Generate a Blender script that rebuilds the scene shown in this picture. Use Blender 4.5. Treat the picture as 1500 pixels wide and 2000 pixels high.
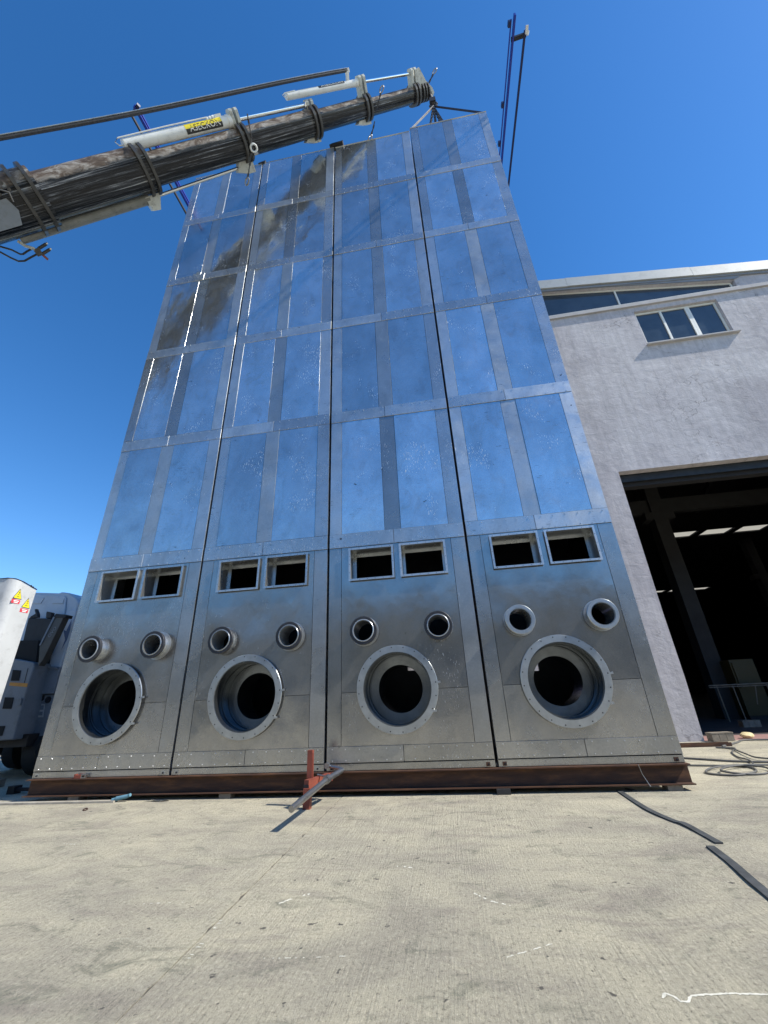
import bpy, bmesh, math, random
from mathutils import Vector, Matrix

random.seed(7)
R = math.radians
for o in list(bpy.data.objects):
    bpy.data.objects.remove(o)
scene = bpy.context.scene
COL = scene.collection

# ------------------------------------------------------------------ camera
CAM = Vector((6.874, -6.7013, 1.242))
RIGHT = Vector((0.98682, 0.155939, -0.043234))
FWD = Vector((-0.123754, 0.899388, 0.419268))
UP = Vector((0.104264, -0.408392, 0.906832))
cd = bpy.data.cameras.new('camera')
cam = bpy.data.objects.new('camera', cd)
COL.objects.link(cam)
cd.sensor_fit = 'VERTICAL'
cd.sensor_height = 36.0
cd.sensor_width = 27.0
cd.lens = 784.6144 / 2000 * 36.0
cd.clip_start = 0.05
cd.clip_end = 2000
m = Matrix.Identity(4)
for i in range(3):
    m[i][0] = RIGHT[i]; m[i][1] = UP[i]; m[i][2] = -FWD[i]; m[i][3] = CAM[i]
cam.matrix_world = m
scene.camera = cam

# ------------------------------------------------------------------ light
SUN = Vector((0.90, -0.175, 0.93)).normalized()
world = bpy.data.worlds.new('World')
scene.world = world
world.use_nodes = True
wn = world.node_tree
bg = wn.nodes['Background']
sky = wn.nodes.new('ShaderNodeTexSky')
sky.sky_type = 'NISHITA'
sky.sun_disc = False
sky.sun_elevation = math.asin(SUN.z)
sky.sun_rotation = math.atan2(SUN.x, SUN.y)
sky.altitude = 300
sky.air_density = 1.0
sky.dust_density = 0.15
sky.ozone_density = 2.2
hs = wn.nodes.new('ShaderNodeHueSaturation')
hs.inputs['Saturation'].default_value = 1.32
hs.inputs['Hue'].default_value = 0.504
wn.links.new(sky.outputs[0], hs.inputs['Color'])
wn.links.new(hs.outputs[0], bg.inputs[0])
bg.inputs[1].default_value = 0.15
sl = bpy.data.lights.new('sun', 'SUN')
sl.energy = 4.6
sl.angle = R(0.53)
sl.color = (1.0, 0.95, 0.86)
sun = bpy.data.objects.new('sun', sl)
COL.objects.link(sun)
sun.rotation_euler = SUN.to_track_quat('Z', 'Y').to_euler()
sun.location = (20, -10, 30)
vs = scene.view_settings
vs.view_transform = 'Standard'
vs.look = 'None'
vs.gamma = 1.0
vs.exposure = 0.5


# ------------------------------------------------------------------ materials
class NT:
    """small node helper"""
    def __init__(self, name):
        self.m = bpy.data.materials.new(name)
        self.m.use_nodes = True
        self.t = self.m.node_tree
        self.b = self.t.nodes['Principled BSDF']

    def n(self, kind, **kw):
        x = self.t.nodes.new('ShaderNode' + kind)
        for k, v in kw.items():
            if k in x.inputs:
                x.inputs[k].default_value = v
            else:
                setattr(x, k, v)
        return x

    def l(self, a, b):
        self.t.links.new(a, b)

    def pos(self, scale=(1, 1, 1), space='world', rot=(0, 0, 0)):
        if space == 'world':
            s = self.n('NewGeometry').outputs['Position']
        else:
            s = self.n('TexCoord').outputs['Object']
        mp = self.n('Mapping')
        mp.inputs['Scale'].default_value = scale
        mp.inputs['Rotation'].default_value = rot
        self.l(s, mp.inputs['Vector'])
        return mp.outputs['Vector']

    def noise(self, vec, scale, detail=4, rough=0.55, dist=0.0):
        x = self.n('TexNoise')
        x.inputs['Scale'].default_value = scale
        x.inputs['Detail'].default_value = detail
        x.inputs['Roughness'].default_value = rough
        x.inputs['Distortion'].default_value = dist
        self.l(vec, x.inputs['Vector'])
        return x.outputs['Fac']

    def ramp(self, fac, stops):
        x = self.n('ValToRGB')
        el = x.color_ramp.elements
        while len(el) < len(stops):
            el.new(0.5)
        for e, (p, c) in zip(el, stops):
            e.position = p
            e.color = (c[0], c[1], c[2], 1) if not isinstance(c, (int, float)) else (c, c, c, 1)
        self.l(fac, x.inputs['Fac'])
        return x.outputs['Color']

    def mix(self, fac, a, b, mode='MIX'):
        x = self.n('MixRGB', blend_type=mode)
        for i, s in zip((0, 1, 2), (fac, a, b)):
            if isinstance(s, (int, float)):
                x.inputs[i].default_value = s if i == 0 else (s, s, s, 1)
            elif isinstance(s, tuple):
                x.inputs[i].default_value = (*s, 1)
            else:
                self.l(s, x.inputs[i])
        return x.outputs[0]

    def math(self, op, a, b=0.0, clamp=False):
        x = self.n('Math', operation=op)
        x.use_clamp = clamp
        for i, s in enumerate((a, b)):
            if isinstance(s, (int, float)):
                x.inputs[i].default_value = s
            else:
                self.l(s, x.inputs[i])
        return x.outputs[0]

    def bump(self, h, strength=0.3, dist=0.01, normal=None):
        x = self.n('Bump')
        x.inputs['Strength'].default_value = strength
        x.inputs['Distance'].default_value = dist
        self.l(h, x.inputs['Height'])
        if normal is not None:
            self.l(normal, x.inputs['Normal'])
        return x.outputs['Normal']

    def set(self, **kw):
        names = dict(col='Base Color', metal='Metallic', rough='Roughness', normal='Normal',
                     emit='Emission Color', es='Emission Strength', spec='Specular IOR Level', coat='Coat Weight')
        for k, v in kw.items():
            s = self.b.inputs[names[k]]
            if isinstance(v, (int, float)):
                s.default_value = v
            elif isinstance(v, tuple):
                s.default_value = (*v, 1)
            else:
                self.l(v, s)
        return self.m


def simple(name, col, rough=0.5, metal=0.0, var=0.15, scale=3.0, bump=0.0, space='world', grime=0.0):
    t = NT(name)
    p = t.pos(space=space)
    f = t.noise(p, scale, 6, 0.6)
    lo = tuple(c * (1 - var) for c in col)
    hi = tuple(min(1, c * (1 + var)) for c in col)
    c = t.ramp(f, [(0.3, lo), (0.7, hi)])
    if grime:
        g = t.noise(t.pos(space=space), scale * 2.7, 8, 0.7)
        gf = t.ramp(g, [(0.52, 0.0), (0.68, grime)])
        c = t.mix(gf, c, (0.06, 0.05, 0.04))
    kw = dict(col=c, rough=rough, metal=metal)
    if bump:
        kw['normal'] = t.bump(t.noise(p, scale * 14, 5), 0.4, bump)
    return t.set(**kw)


def galvanised(name, base=0.78, tint=(0.97, 1.0, 1.0), r0=0.08, r1=0.21, dent=0.060, metal=0.90, spread=0.30, marks=1.35):
    t = NT(name)
    p = t.pos()
    rnd = t.n('ObjectInfo').outputs['Random']
    # every sheet has its own batch tone
    tone = t.math('ADD', t.math('MULTIPLY', rnd, spread), 1.06 - spread)
    blot = t.noise(p, 1.1, 7, 0.62, 0.4)
    spang = t.n('TexVoronoi')
    spang.inputs['Scale'].default_value = 55
    t.l(p, spang.inputs['Vector'])
    sp = t.ramp(spang.outputs['Color'], [(0.0, 0.90), (1.0, 1.05)])
    c0 = t.ramp(blot, [(0.28, tuple(base * 0.80 * k for k in tint)), (0.55, tuple(base * k for k in tint)),
                       (0.75, tuple(base * 1.12 * k for k in tint))])
    c1 = t.mix(1.0, c0, sp, 'MULTIPLY')
    c2 = t.mix(1.0, c1, tone, 'MULTIPLY')
    # handling dirt: smeary patches of dull film
    film = t.ramp(t.noise(t.pos((1.6, 1, 0.9)), 1.7, 8, 0.68, 1.2), [(0.50, 0.0), (0.72, 0.30 * marks)])
    c2 = t.mix(film, c2, (0.24, 0.27, 0.29))
    # short dark rolling marks, bunched together
    dm = t.noise(t.pos((7, 1, 55)), 1.0, 3, 0.6, 0.4)
    dmk = t.ramp(t.noise(p, 1.5, 3, 0.5), [(0.47, 0.0), (0.60, 1.0)])
    scf = t.math('MULTIPLY', t.ramp(dm, [(0.63, 0.0), (0.69, 0.75 * marks)]), dmk)
    c3 = t.mix(scf, c2, (0.10, 0.11, 0.115))
    spots = t.ramp(t.noise(p, 7.5, 2, 0.5), [(0.745, 0.0), (0.765, 0.8 * marks)])
    c3 = t.mix(spots, c3, (0.06, 0.065, 0.065))
    # bright scratch clusters
    wm = t.noise(t.pos((60, 1, 13), rot=(0, 0.3, 0)), 1.0, 3, 0.65, 0.3)
    wk = t.ramp(t.noise(t.pos((1, 1, 0.8)), 1.25, 4, 0.55, 0.5), [(0.55, 0.0), (0.66, 1.0)])
    whf = t.math('MULTIPLY', t.ramp(wm, [(0.60, 0.0), (0.67, 0.9 * marks)]), wk)
    c4 = t.mix(whf, c3, (0.80, 0.82, 0.83))
    rr = t.noise(p, 2.3, 6, 0.6, 0.5)
    rough = t.ramp(rr, [(0.3, r0), (0.72, r1)])
    rough = t.math('MULTIPLY', rough, t.math('ADD', t.math('MULTIPLY', rnd, 0.6), 0.7))
    rough = t.mix(film, rough, 0.42)
    rough = t.mix(whf, rough, 0.6)
    met = t.math('SUBTRACT', metal, t.math('MULTIPLY', whf, 0.5))
    # oil-canning of thin sheet, seeded per sheet
    cx = t.n('CombineXYZ')
    for i in range(3):
        t.l(rnd, cx.inputs[i])
    off = t.n('VectorMath', operation='MULTIPLY_ADD')
    t.l(cx.outputs[0], off.inputs[0])
    off.inputs[1].default_value = (37, 19, 53)
    t.l(t.pos((1, 1, 0.55)), off.inputs[2])
    h = t.noise(off.outputs[0], 1.1, 1.5, 0.4)
    nb = t.bump(h, 1.0, dent)
    nb = t.bump(t.noise(off.outputs[0], 3.4, 2.0, 0.5), 0.7, dent * 0.16, nb)
    nb = t.bump(t.noise(p, 26, 4, 0.6), 0.08, 0.004, nb)
    return t.set(col=c4, metal=met, rough=rough, normal=nb)


M = {}
M['galv'] = galvanised('galvanised_sheet')
M['galv_strip'] = galvanised('galvanised_strip', 0.60, r0=0.22, r1=0.38, dent=0.010, metal=0.80, spread=0.25)
M['galv_mid'] = galvanised('galvanised_mid_strip', 0.50, (0.95, 1.0, 1.01), r0=0.24, r1=0.40, dent=0.010, metal=0.79, spread=0.35)
M['galv_low'] = galvanised('galvanised_plate', 0.43, (1.01, 1.0, 0.955), r0=0.15, r1=0.28, dent=0.040, metal=0.86, spread=0.15, marks=0.45)  # darker, warmer than the upper sheets: dull yard reflection put into the tint
M['galv_low_strip'] = galvanised('galvanised_plate_strip', 0.45, (1.0, 1.0, 0.96), r0=0.20, r1=0.34, dent=0.014, metal=0.84, spread=0.2, marks=0.45)  # lower strips carry the same painted reflection tint
M['galv_frame'] = galvanised('galvanised_frame', 0.62, r0=0.22, r1=0.36, dent=0.004, metal=0.8, marks=0.5)
M['galv_flange'] = simple('zinc_flange', (0.46, 0.48, 0.48), 0.34, 0.85, 0.15, 6, 0.002)
M['galv_bolt'] = simple('zinc_bolt', (0.72, 0.73, 0.74), 0.3, 0.9, 0.1, 9)
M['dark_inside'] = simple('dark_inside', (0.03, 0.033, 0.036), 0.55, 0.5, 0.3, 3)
M['duct_inside'] = simple('duct_inside', (0.17, 0.185, 0.195), 0.24, 0.92, 0.35, 2.5, 0.003)  # metal darkened for the insides, duct shade put into the colour
M['rubber'] = simple('rubber', (0.025, 0.026, 0.03), 0.45, 0, 0.3, 12, 0.002)
M['hole'] = simple('hole_dark', (0.015, 0.015, 0.015), 0.9)
M['black'] = simple('black_paint', (0.012, 0.012, 0.015), 0.6, 0, 0.4, 6)
M['truck_white'] = simple('truck_white', (0.50, 0.55, 0.60), 0.35, 0, 0.06, 1.2, grime=0.15)
M['truck_grey'] = simple('truck_grey', (0.19, 0.21, 0.235), 0.5, 0, 0.1, 2, grime=0.3)
M['truck_mid'] = simple('truck_mid', (0.20, 0.22, 0.245), 0.5, 0, 0.08, 2, grime=0.25)
M['white_dull'] = simple('label_white', (0.5, 0.5, 0.48), 0.5)
M['truck_blue'] = simple('truck_blue', (0.03, 0.09, 0.22), 0.4, 0, 0.1, 2)
M['crane_white'] = simple('crane_white', (0.72, 0.73, 0.71), 0.35, 0, 0.06, 2.5, grime=0.22)
M['cabinet'] = simple('cabinet_white', (0.46, 0.47, 0.47), 0.5, 0, 0.06, 2.2, 0.001, grime=0.25)
M['chrome'] = simple('chrome_rod', (0.75, 0.78, 0.80), 0.12, 1.0, 0.05, 4)
M['collar'] = simple('boom_collar', (0.05, 0.047, 0.043), 0.4, 0, 0.4, 3, 0.002, grime=0.4)
M['yoke_dull'] = simple('lower_cylinder_paint', (0.20, 0.20, 0.18), 0.5, 0, 0.2, 2.5, 0.002, grime=0.5)
M['yoke'] = simple('boom_yoke', (0.50, 0.51, 0.46), 0.42, 0, 0.15, 2.5, 0.002, grime=0.6)
M['blue'] = simple('blue_paint', (0.012, 0.03, 0.30), 0.4, 0, 0.15, 3, grime=0.2)
M['navy'] = simple('navy_paint', (0.008, 0.014, 0.07), 0.45, 0, 0.2, 3)
M['red'] = simple('red_oxide', (0.21, 0.05, 0.03), 0.6, 0, 0.2, 7, 0.002, grime=0.25)
M['steel'] = simple('bare_steel', (0.33, 0.33, 0.33), 0.35, 0.9, 0.2, 6, 0.002, grime=0.3)
M['rope'] = simple('wire_rope', (0.05, 0.05, 0.055), 0.6, 0.3, 0.3, 20, 0.003)
M['sling'] = simple('webbing_sling', (0.33, 0.31, 0.29), 0.8, 0, 0.2, 14, 0.002)
M['sling_dark'] = simple('webbing_sling_dark', (0.03, 0.035, 0.06), 0.8, 0, 0.2, 14, 0.002)
M['strap'] = simple('strap_rubber', (0.055, 0.06, 0.062), 0.65, 0, 0.4, 9, 0.003, grime=0.2)
M['cable'] = simple('cable_sheath', (0.09, 0.09, 0.085), 0.6, 0, 0.3, 8, grime=0.3)
M['wood'] = simple('grey_timber', (0.21, 0.18, 0.14), 0.8, 0, 0.3, 5, 0.004, grime=0.4)
M['pale'] = simple('pale_foam', (0.72, 0.60, 0.32), 0.8, 0, 0.1, 8, 0.003)
M['plank'] = simple('weathered_plank', (0.36, 0.33, 0.27), 0.8, 0, 0.25, 4, 0.003, grime=0.3)
M['rag'] = simple('blue_rag', (0.11, 0.24, 0.31), 0.85, 0, 0.2, 14, 0.004)
M['gutter'] = simple('gutter_sheet', (0.43, 0.44, 0.42), 0.5, 0.2, 0.08, 1.6, 0.002, grime=0.2)
M['soffit'] = simple('soffit_sheet', (0.22, 0.24, 0.27), 0.6, 0, 0.1, 2)
M['plaster_trim'] = simple('ledge_plaster', (0.44, 0.42, 0.41), 0.85, 0, 0.1, 4, 0.003)
M['frame_white'] = simple('window_frame_white', (0.72, 0.72, 0.66), 0.4, 0, 0.06, 3)
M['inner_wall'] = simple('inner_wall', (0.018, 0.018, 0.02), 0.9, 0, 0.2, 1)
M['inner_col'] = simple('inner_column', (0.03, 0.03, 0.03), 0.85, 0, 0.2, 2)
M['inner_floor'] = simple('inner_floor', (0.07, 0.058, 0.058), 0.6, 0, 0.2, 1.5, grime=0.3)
M['floor_red'] = simple('floor_red', (0.34, 0.20, 0.18), 0.6, 0, 0.15, 3, grime=0.3)
M['yellow'] = simple('yellow_paint', (0.055, 0.043, 0.008), 0.5, 0, 0.1, 4, grime=0.3)
M['sticker_yellow'] = simple('sticker_yellow', (0.85, 0.68, 0.03), 0.4, 0, 0.05, 9)
M['sticker_red'] = simple('sticker_red', (0.62, 0.05, 0.07), 0.4, 0, 0.08, 9)
M['sticker_black'] = simple('sticker_black', (0.03, 0.03, 0.03), 0.4)
M['white_print'] = simple('white_print', (0.85, 0.85, 0.83), 0.4, 0, 0.03)
M['orange'] = simple('orange_stripe', (0.60, 0.25, 0.02), 0.4)
M['hall_wall'] = simple('hall_wall', (0.36, 0.33, 0.28), 0.85, 0, 0.12, 0.3)
M['hall_door'] = simple('hall_door', (0.16, 0.18, 0.20), 0.7, 0, 0.1, 0.5)
M['white_paint'] = simple('spray_paint', (0.60, 0.58, 0.48), 0.85, 0, 0.25, 45)
M['joint_fill'] = simple('joint_fill', (0.085, 0.075, 0.06), 0.95, 0, 0.3, 6)
M['tyre'] = simple('tyre_rubber', (0.02, 0.02, 0.02), 0.8)


def mk_glass():
    t = NT('window_glass')
    n = t.noise(t.pos(), 1.3, 4)
    c = t.ramp(n, [(0.3, (0.035, 0.05, 0.068)), (0.7, (0.055, 0.075, 0.098))])
    return t.set(col=c, rough=0.06, spec=0.6, normal=t.bump(t.noise(t.pos(), 1.5, 2), 0.25, 0.01))


M['glass'] = mk_glass()


def mk_rust():
    t = NT('rusty_steel')
    p = t.pos((0.5, 3, 3))
    f = t.noise(p, 4, 8, 0.65, 0.3)
    c = t.ramp(f, [(0.25, (0.028, 0.015, 0.011)), (0.5, (0.075, 0.034, 0.019)), (0.72, (0.17, 0.078, 0.033))])
    g = t.ramp(t.noise(t.pos(), 18, 6, 0.7), [(0.5, 0.0), (0.7, 0.4)])
    c = t.mix(g, c, (0.05, 0.035, 0.03))
    return t.set(col=c, rough=0.72, metal=0.15, normal=t.bump(t.noise(t.pos(), 40, 5), 0.4, 0.004))


M['rust'] = mk_rust()


def mk_boom():
    """greasy black telescopic section, streaked lengthwise with painted glossy highlights, worn brown paint on its back"""
    t = NT('boom_steel')
    st = t.noise(t.pos((0.13, 7, 7), 'object'), 3.2, 9, 0.78, 0.5)
    c = t.ramp(st, [(0.38, (0.006, 0.007, 0.009)), (0.50, (0.010, 0.012, 0.016)), (0.575, (0.07, 0.075, 0.085)), (0.66, (0.62, 0.63, 0.64))])  # pale stops put glossy highlights into the streak colour
    z = t.n('SeparateXYZ')
    t.l(t.n('TexCoord').outputs['Generated'], z.inputs[0])
    edge = t.math('ADD', z.outputs[2], t.math('MULTIPLY', t.math('SUBTRACT', t.noise(t.pos((0.5, 2, 2), 'object'), 2.2, 6, 0.7), 0.5), 0.35))
    bk = t.ramp(edge, [(0.76, 0.0), (0.82, 1.0)])
    br = t.noise(t.pos((0.5, 1, 1), 'object'), 4.5, 8, 0.7, 0.8)
    cb = t.ramp(br, [(0.32, (0.025, 0.018, 0.014)), (0.46, (0.12, 0.085, 0.06)), (0.58, (0.33, 0.295, 0.255)), (0.72, (0.55, 0.535, 0.51))])
    col = t.mix(bk, c, cb)
    r = t.ramp(st, [(0.3, 0.12), (0.7, 0.40)])
    r = t.mix(bk, r, 0.6)
    return t.set(col=col, rough=r, normal=t.bump(st, 0.10, 0.006), spec=0.32)


M['boom'] = mk_boom()


def mk_stucco():
    t = NT('stucco')
    p = t.pos((1, 1, 1))
    a = t.noise(p, 0.55, 7, 0.6, 0.4)
    c = t.ramp(a, [(0.3, (0.45, 0.42, 0.43)), (0.55, (0.56, 0.53, 0.535)), (0.75, (0.64, 0.61, 0.605))])
    d = t.ramp(t.noise(p, 5.0, 8, 0.7), [(0.35, 0.86), (0.65, 1.04)])
    c = t.mix(1.0, c, d, 'MULTIPLY')
    dr = t.ramp(t.noise(t.pos((5.5, 1, 0.22)), 1.0, 7, 0.7, 0.5), [(0.38, 0.80), (0.58, 1.0)])
    c = t.mix(0.7, c, t.mix(1.0, c, dr, 'MULTIPLY'))
    # hairline cracks and grime near the foot of the pier
    vo = t.n('TexVoronoi', feature='DISTANCE_TO_EDGE')
    vo.inputs['Scale'].default_value = 0.75
    dv = t.n('VectorMath', operation='ADD')
    t.l(p, dv.inputs[0])
    nn = t.n('TexNoise')
    nn.inputs['Scale'].default_value = 2.2
    nn.inputs['Detail'].default_value = 5
    t.l(p, nn.inputs['Vector'])
    t.l(nn.outputs['Color'], dv.inputs[1])
    t.l(dv.outputs[0], vo.inputs['Vector'])
    cr = t.ramp(vo.outputs['Distance'], [(0.0, 0.75), (0.010, 0.0)])
    msk = t.ramp(t.noise(p, 0.35, 3), [(0.46, 0.0), (0.6, 1.0)])
    c = t.mix(t.math('MULTIPLY', cr, msk), c, (0.10, 0.09, 0.09))
    h = t.math('ADD', t.math('MULTIPLY', t.noise(t.pos((1.0, 1, 1.3)), 2.6, 6, 0.6, 0.6), 1.0), t.math('MULTIPLY', t.noise(p, 22, 5, 0.6), 0.22))
    nb = t.bump(h, 0.55, 0.030)
    return t.set(col=c, rough=0.9, normal=nb)


M['stucco'] = mk_stucco()


def mk_concrete():
    t = NT('yard_concrete')
    p = t.pos()
    a = t.noise(t.pos((0.8, 1.2, 1)), 0.9, 9, 0.66, 0.9)
    c = t.ramp(a, [(0.30, (0.285, 0.258, 0.20)), (0.43, (0.36, 0.328, 0.248)), (0.55, (0.425, 0.387, 0.284)), (0.70, (0.50, 0.454, 0.325))])
    # tyre scuffs and soot: warm grey, long and soft
    s1 = t.ramp(t.noise(t.pos((0.7, 1.9, 1), rot=(0, 0, 0.25)), 1.7, 9, 0.70, 0.8), [(0.50, 0.0), (0.72, 0.65)])
    c = t.mix(s1, c, (0.215, 0.186, 0.158))
    s2 = t.ramp(t.noise(t.pos((1.0, 1.6, 1), rot=(0, 0, -0.3)), 2.4, 9, 0.72, 1.2), [(0.54, 0.0), (0.68, 0.75)])
    c = t.mix(s2, c, (0.165, 0.168, 0.122))
    s3 = t.ramp(t.noise(t.pos((1.2, 2.0, 1)), 3.7, 9, 0.75, 0.6), [(0.56, 0.0), (0.70, 0.65)])
    c = t.mix(s3, c, (0.50, 0.46, 0.35))
    # broom lines run away from the viewer, worn off in places
    br = t.noise(t.pos((60, 1.3, 1)), 1.5, 6, 0.7)
    brc = t.ramp(br, [(0.34, 0.45), (0.48, 1.0), (0.66, 1.22)])
    bk = t.ramp(t.noise(t.pos((0.6, 0.5, 1)), 0.8, 5, 0.6), [(0.40, 0.08), (0.64, 0.62)])
    c = t.mix(bk, c, t.mix(1.0, c, brc, 'MULTIPLY'))
    # aggregate speckle and grit
    sp = t.noise(t.pos((1, 0.8, 1)), 46, 6, 0.85)
    spc = t.ramp(sp, [(0.34, 0.28), (0.47, 1.0), (0.55, 1.0), (0.66, 1.55)])
    c = t.mix(0.9, c, t.mix(1.0, c, spc, 'MULTIPLY'))
    od = t.ramp(t.noise(p, 11, 3, 0.5), [(0.69, 0.0), (0.72, 0.85)])
    c = t.mix(od, c, (0.055, 0.05, 0.045))
    ch = t.ramp(t.noise(t.pos((1, 1.5, 1), rot=(0, 0, 0.5)), 4.6, 10, 0.85, 1.0), [(0.635, 0.0), (0.67, 0.85)])
    c = t.mix(ch, c, (0.60, 0.56, 0.44))
    h = t.math('ADD', t.math('MULTIPLY', br, 0.5), t.math('MULTIPLY', sp, 1.0))
    nb = t.bump(h, 0.9, 0.016)
    nb = t.bump(t.noise(p, 2.5, 4), 0.2, 0.03, nb)
    return t.set(col=c, rough=0.88, normal=nb)


M['concrete'] = mk_concrete()


def mk_translucent():
    t = NT('roof_light')
    tr = t.n('BsdfTranslucent')
    tr.inputs[0].default_value = (0.55, 0.52, 0.45, 1)
    out = t.t.nodes['Material Output']
    t.l(tr.outputs[0], out.inputs[0])
    return t.m


M['roof_light'] = mk_translucent()


def mk_print(name, zc):
    """print that is black above zc and white below it (object space)"""
    t = NT(name)
    z = t.n('SeparateXYZ')
    t.l(t.n('TexCoord').outputs['Object'], z.inputs[0])
    f = t.math('GREATER_THAN', z.outputs[2], zc)
    return t.set(col=t.mix(f, (0.85, 0.85, 0.83), (0.02, 0.02, 0.02)), rough=0.4)


# ------------------------------------------------------------------ mesh builder
class MB:
    def __init__(self):
        self.v = []
        self.f = []
        self.s = []

    def add(self, vs_, fs, smooth=False):
        k = len(self.v)
        self.v += [tuple(x) for x in vs_]
        self.f += [[i + k for i in f] for f in fs]
        self.s += [smooth] * len(fs)
        return self

    def box(self, x0, x1, y0, y1, z0, z1, mat=None):
        vs_ = [Vector((x, y, z)) for x in (x0, x1) for y in (y0, y1) for z in (z0, z1)]
        if mat is not None:
            vs_ = [mat @ q for q in vs_]
        return self.add(vs_, [(0, 1, 3, 2), (4, 6, 7, 5), (0, 4, 5, 1), (2, 3, 7, 6), (0, 2, 6, 4), (1, 5, 7, 3)])

    def plate(self, x0, x1, z0, z1, yb, yf, b=0.004):
        """sheet standing in XZ with a small chamfer round its front face (front = smaller y)"""
        v = []
        for y, i in ((yb, 0), (yf + b * 1.9, 0), (yf, b)):
            v += [(x0 + i, y, z0 + i), (x1 - i, y, z0 + i), (x1 - i, y, z1 - i), (x0 + i, y, z1 - i)]
        f = []
        for k in (0, 4):
            for i in range(4):
                j = (i + 1) % 4
                f.append((k + i, k + j, k + 4 + j, k + 4 + i))
        f.append((8, 9, 10, 11))
        f.append((3, 2, 1, 0))
        return self.add(v, f)

    def frame(self, p0, p1):
        d = (Vector(p1) - Vector(p0)).normalized()
        h = Vector((0, 0, 1)) if abs(d.z) < 0.9 else Vector((1, 0, 0))
        s = d.cross(h).normalized()
        return d, s, s.cross(d).normalized()

    def rod(self, p0, p1, r0, r1=None, n=12, caps=True):
        r1 = r0 if r1 is None else r1
        d, s, u = self.frame(p0, p1)
        v = []
        for p, r in ((Vector(p0), r0), (Vector(p1), r1)):
            for i in range(n):
                a = 2 * math.pi * i / n
                v.append(p + s * (r * math.cos(a)) + u * (r * math.sin(a)))
        self.add(v, [(i, (i + 1) % n, n + (i + 1) % n, n + i) for i in range(n)], True)
        if caps:
            self.add(v, [tuple(reversed(range(n))), tuple(range(n, 2 * n))])
        return self

    def bar(self, p0, p1, w, h, roll=0.0):
        d, s, u = self.frame(p0, p1)
        if roll:
            q = Matrix.Rotation(roll, 3, d)
            s = q @ s
            u = q @ u
        v = []
        for p in (Vector(p0), Vector(p1)):
            for a, b in ((-1, -1), (1, -1), (1, 1), (-1, 1)):
                v.append(p + s * (a * w / 2) + u * (b * h / 2))
        return self.add(v, [(0, 1, 5, 4), (1, 2, 6, 5), (2, 3, 7, 6), (3, 0, 4, 7), (3, 2, 1, 0), (4, 5, 6, 7)])

    def path(self, pts, r, n=8, closed=False):
        pts = [Vector(p) for p in pts]
        N = len(pts)
        v = []
        for i, p in enumerate(pts):
            a = pts[max(0, i - 1)]
            b = pts[min(N - 1, i + 1)]
            d, s, u = self.frame(a, b)
            for k in range(n):
                t = 2 * math.pi * k / n
                v.append(p + s * (r * math.cos(t)) + u * (r * math.sin(t)))
        f = []
        for i in range(N - 1):
            for k in range(n):
                f.append((i * n + k, i * n + (k + 1) % n, (i + 1) * n + (k + 1) % n, (i + 1) * n + k))
        self.add(v, f, True)
        self.add(v, [tuple(reversed(range(n))), tuple(range((N - 1) * n, N * n))])
        return self

    def ribbon(self, pts, w, h, up=(0, 0, 1)):
        """flat strip along pts, lying flat, thickness h"""
        pts = [Vector(p) for p in pts]
        N = len(pts)
        v = []
        for i, p in enumerate(pts):
            d = (pts[min(N - 1, i + 1)] - pts[max(0, i - 1)]).normalized()
            s = d.cross(Vector(up)).normalized()
            q = Vector(up) * h
            v += [p - s * (w / 2), p + s * (w / 2), p + s * (w / 2) + q, p - s * (w / 2) + q]
        f = [(3, 2, 1, 0)]
        for i in range(N - 1):
            k = i * 4
            for a in range(4):
                b = (a + 1) % 4
                f.append((k + a, k + b, k + 4 + b, k + 4 + a))
        k = (N - 1) * 4
        f.append((k, k + 1, k + 2, k + 3))
        return self.add(v, f)

    def ring(self, c, ri, ro, y0, y1, n=48, lip=0.0):
        """ring whose axis is Y: from y0 (front) to y1"""
        prof = [(ri, y0), (ro - lip, y0), (ro, y0 + lip), (ro, y1), (ri, y1)]
        return self.lathe(c, prof, n, True)

    def lathe(self, c, prof, n=48, closed=True, smooth=True):
        v = []
        m_ = len(prof)
        for i in range(n):
            a = 2 * math.pi * i / n
            for r, y in prof:
                v.append((c[0] + r * math.cos(a), y, c[1] + r * math.sin(a)))
        f = []
        for i in range(n):
            j = (i + 1) % n
            for k in range(m_ if closed else m_ - 1):
                q = (k + 1) % m_
                f.append((i * m_ + k, i * m_ + q, j * m_ + q, j * m_ + k))
        return self.add(v, f, smooth)

    def prism(self, poly, y0, y1):
        """polygon in XZ extruded along Y"""
        n = len(poly)
        v = [(x, y0, z) for x, z in poly] + [(x, y1, z) for x, z in poly]
        f = [tuple(range(n)), tuple(reversed(range(n, 2 * n)))]
        f += [(i, n + i, n + (i + 1) % n, (i + 1) % n) for i in range(n)]
        return self.add(v, f)

    def holed(self, outer, holes, y0, y1):
        """polygon with holes in XZ, thickness y0..y1"""
        bm = bmesh.new()
        loops = [outer] + holes
        edges = []
        for lp in loops:
            vv = [bm.verts.new((x, y0, z)) for x, z in lp]
            for i in range(len(vv)):
                edges.append(bm.edges.new((vv[i], vv[(i + 1) % len(vv)])))
        bmesh.ops.triangle_fill(bm, use_beauty=True, use_dissolve=False, edges=edges)
        fr = list(bm.faces)
        ex = bmesh.ops.extrude_face_region(bm, geom=fr)
        bmesh.ops.translate(bm, vec=(0, y1 - y0, 0), verts=[g for g in ex['geom'] if isinstance(g, bmesh.types.BMVert)])
        bmesh.ops.recalc_face_normals(bm, faces=bm.faces)
        bm.verts.index_update()
        self.add([tuple(q.co) for q in bm.verts], [[q.index for q in f.verts] for f in bm.faces])
        bm.free()
        return self

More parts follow.
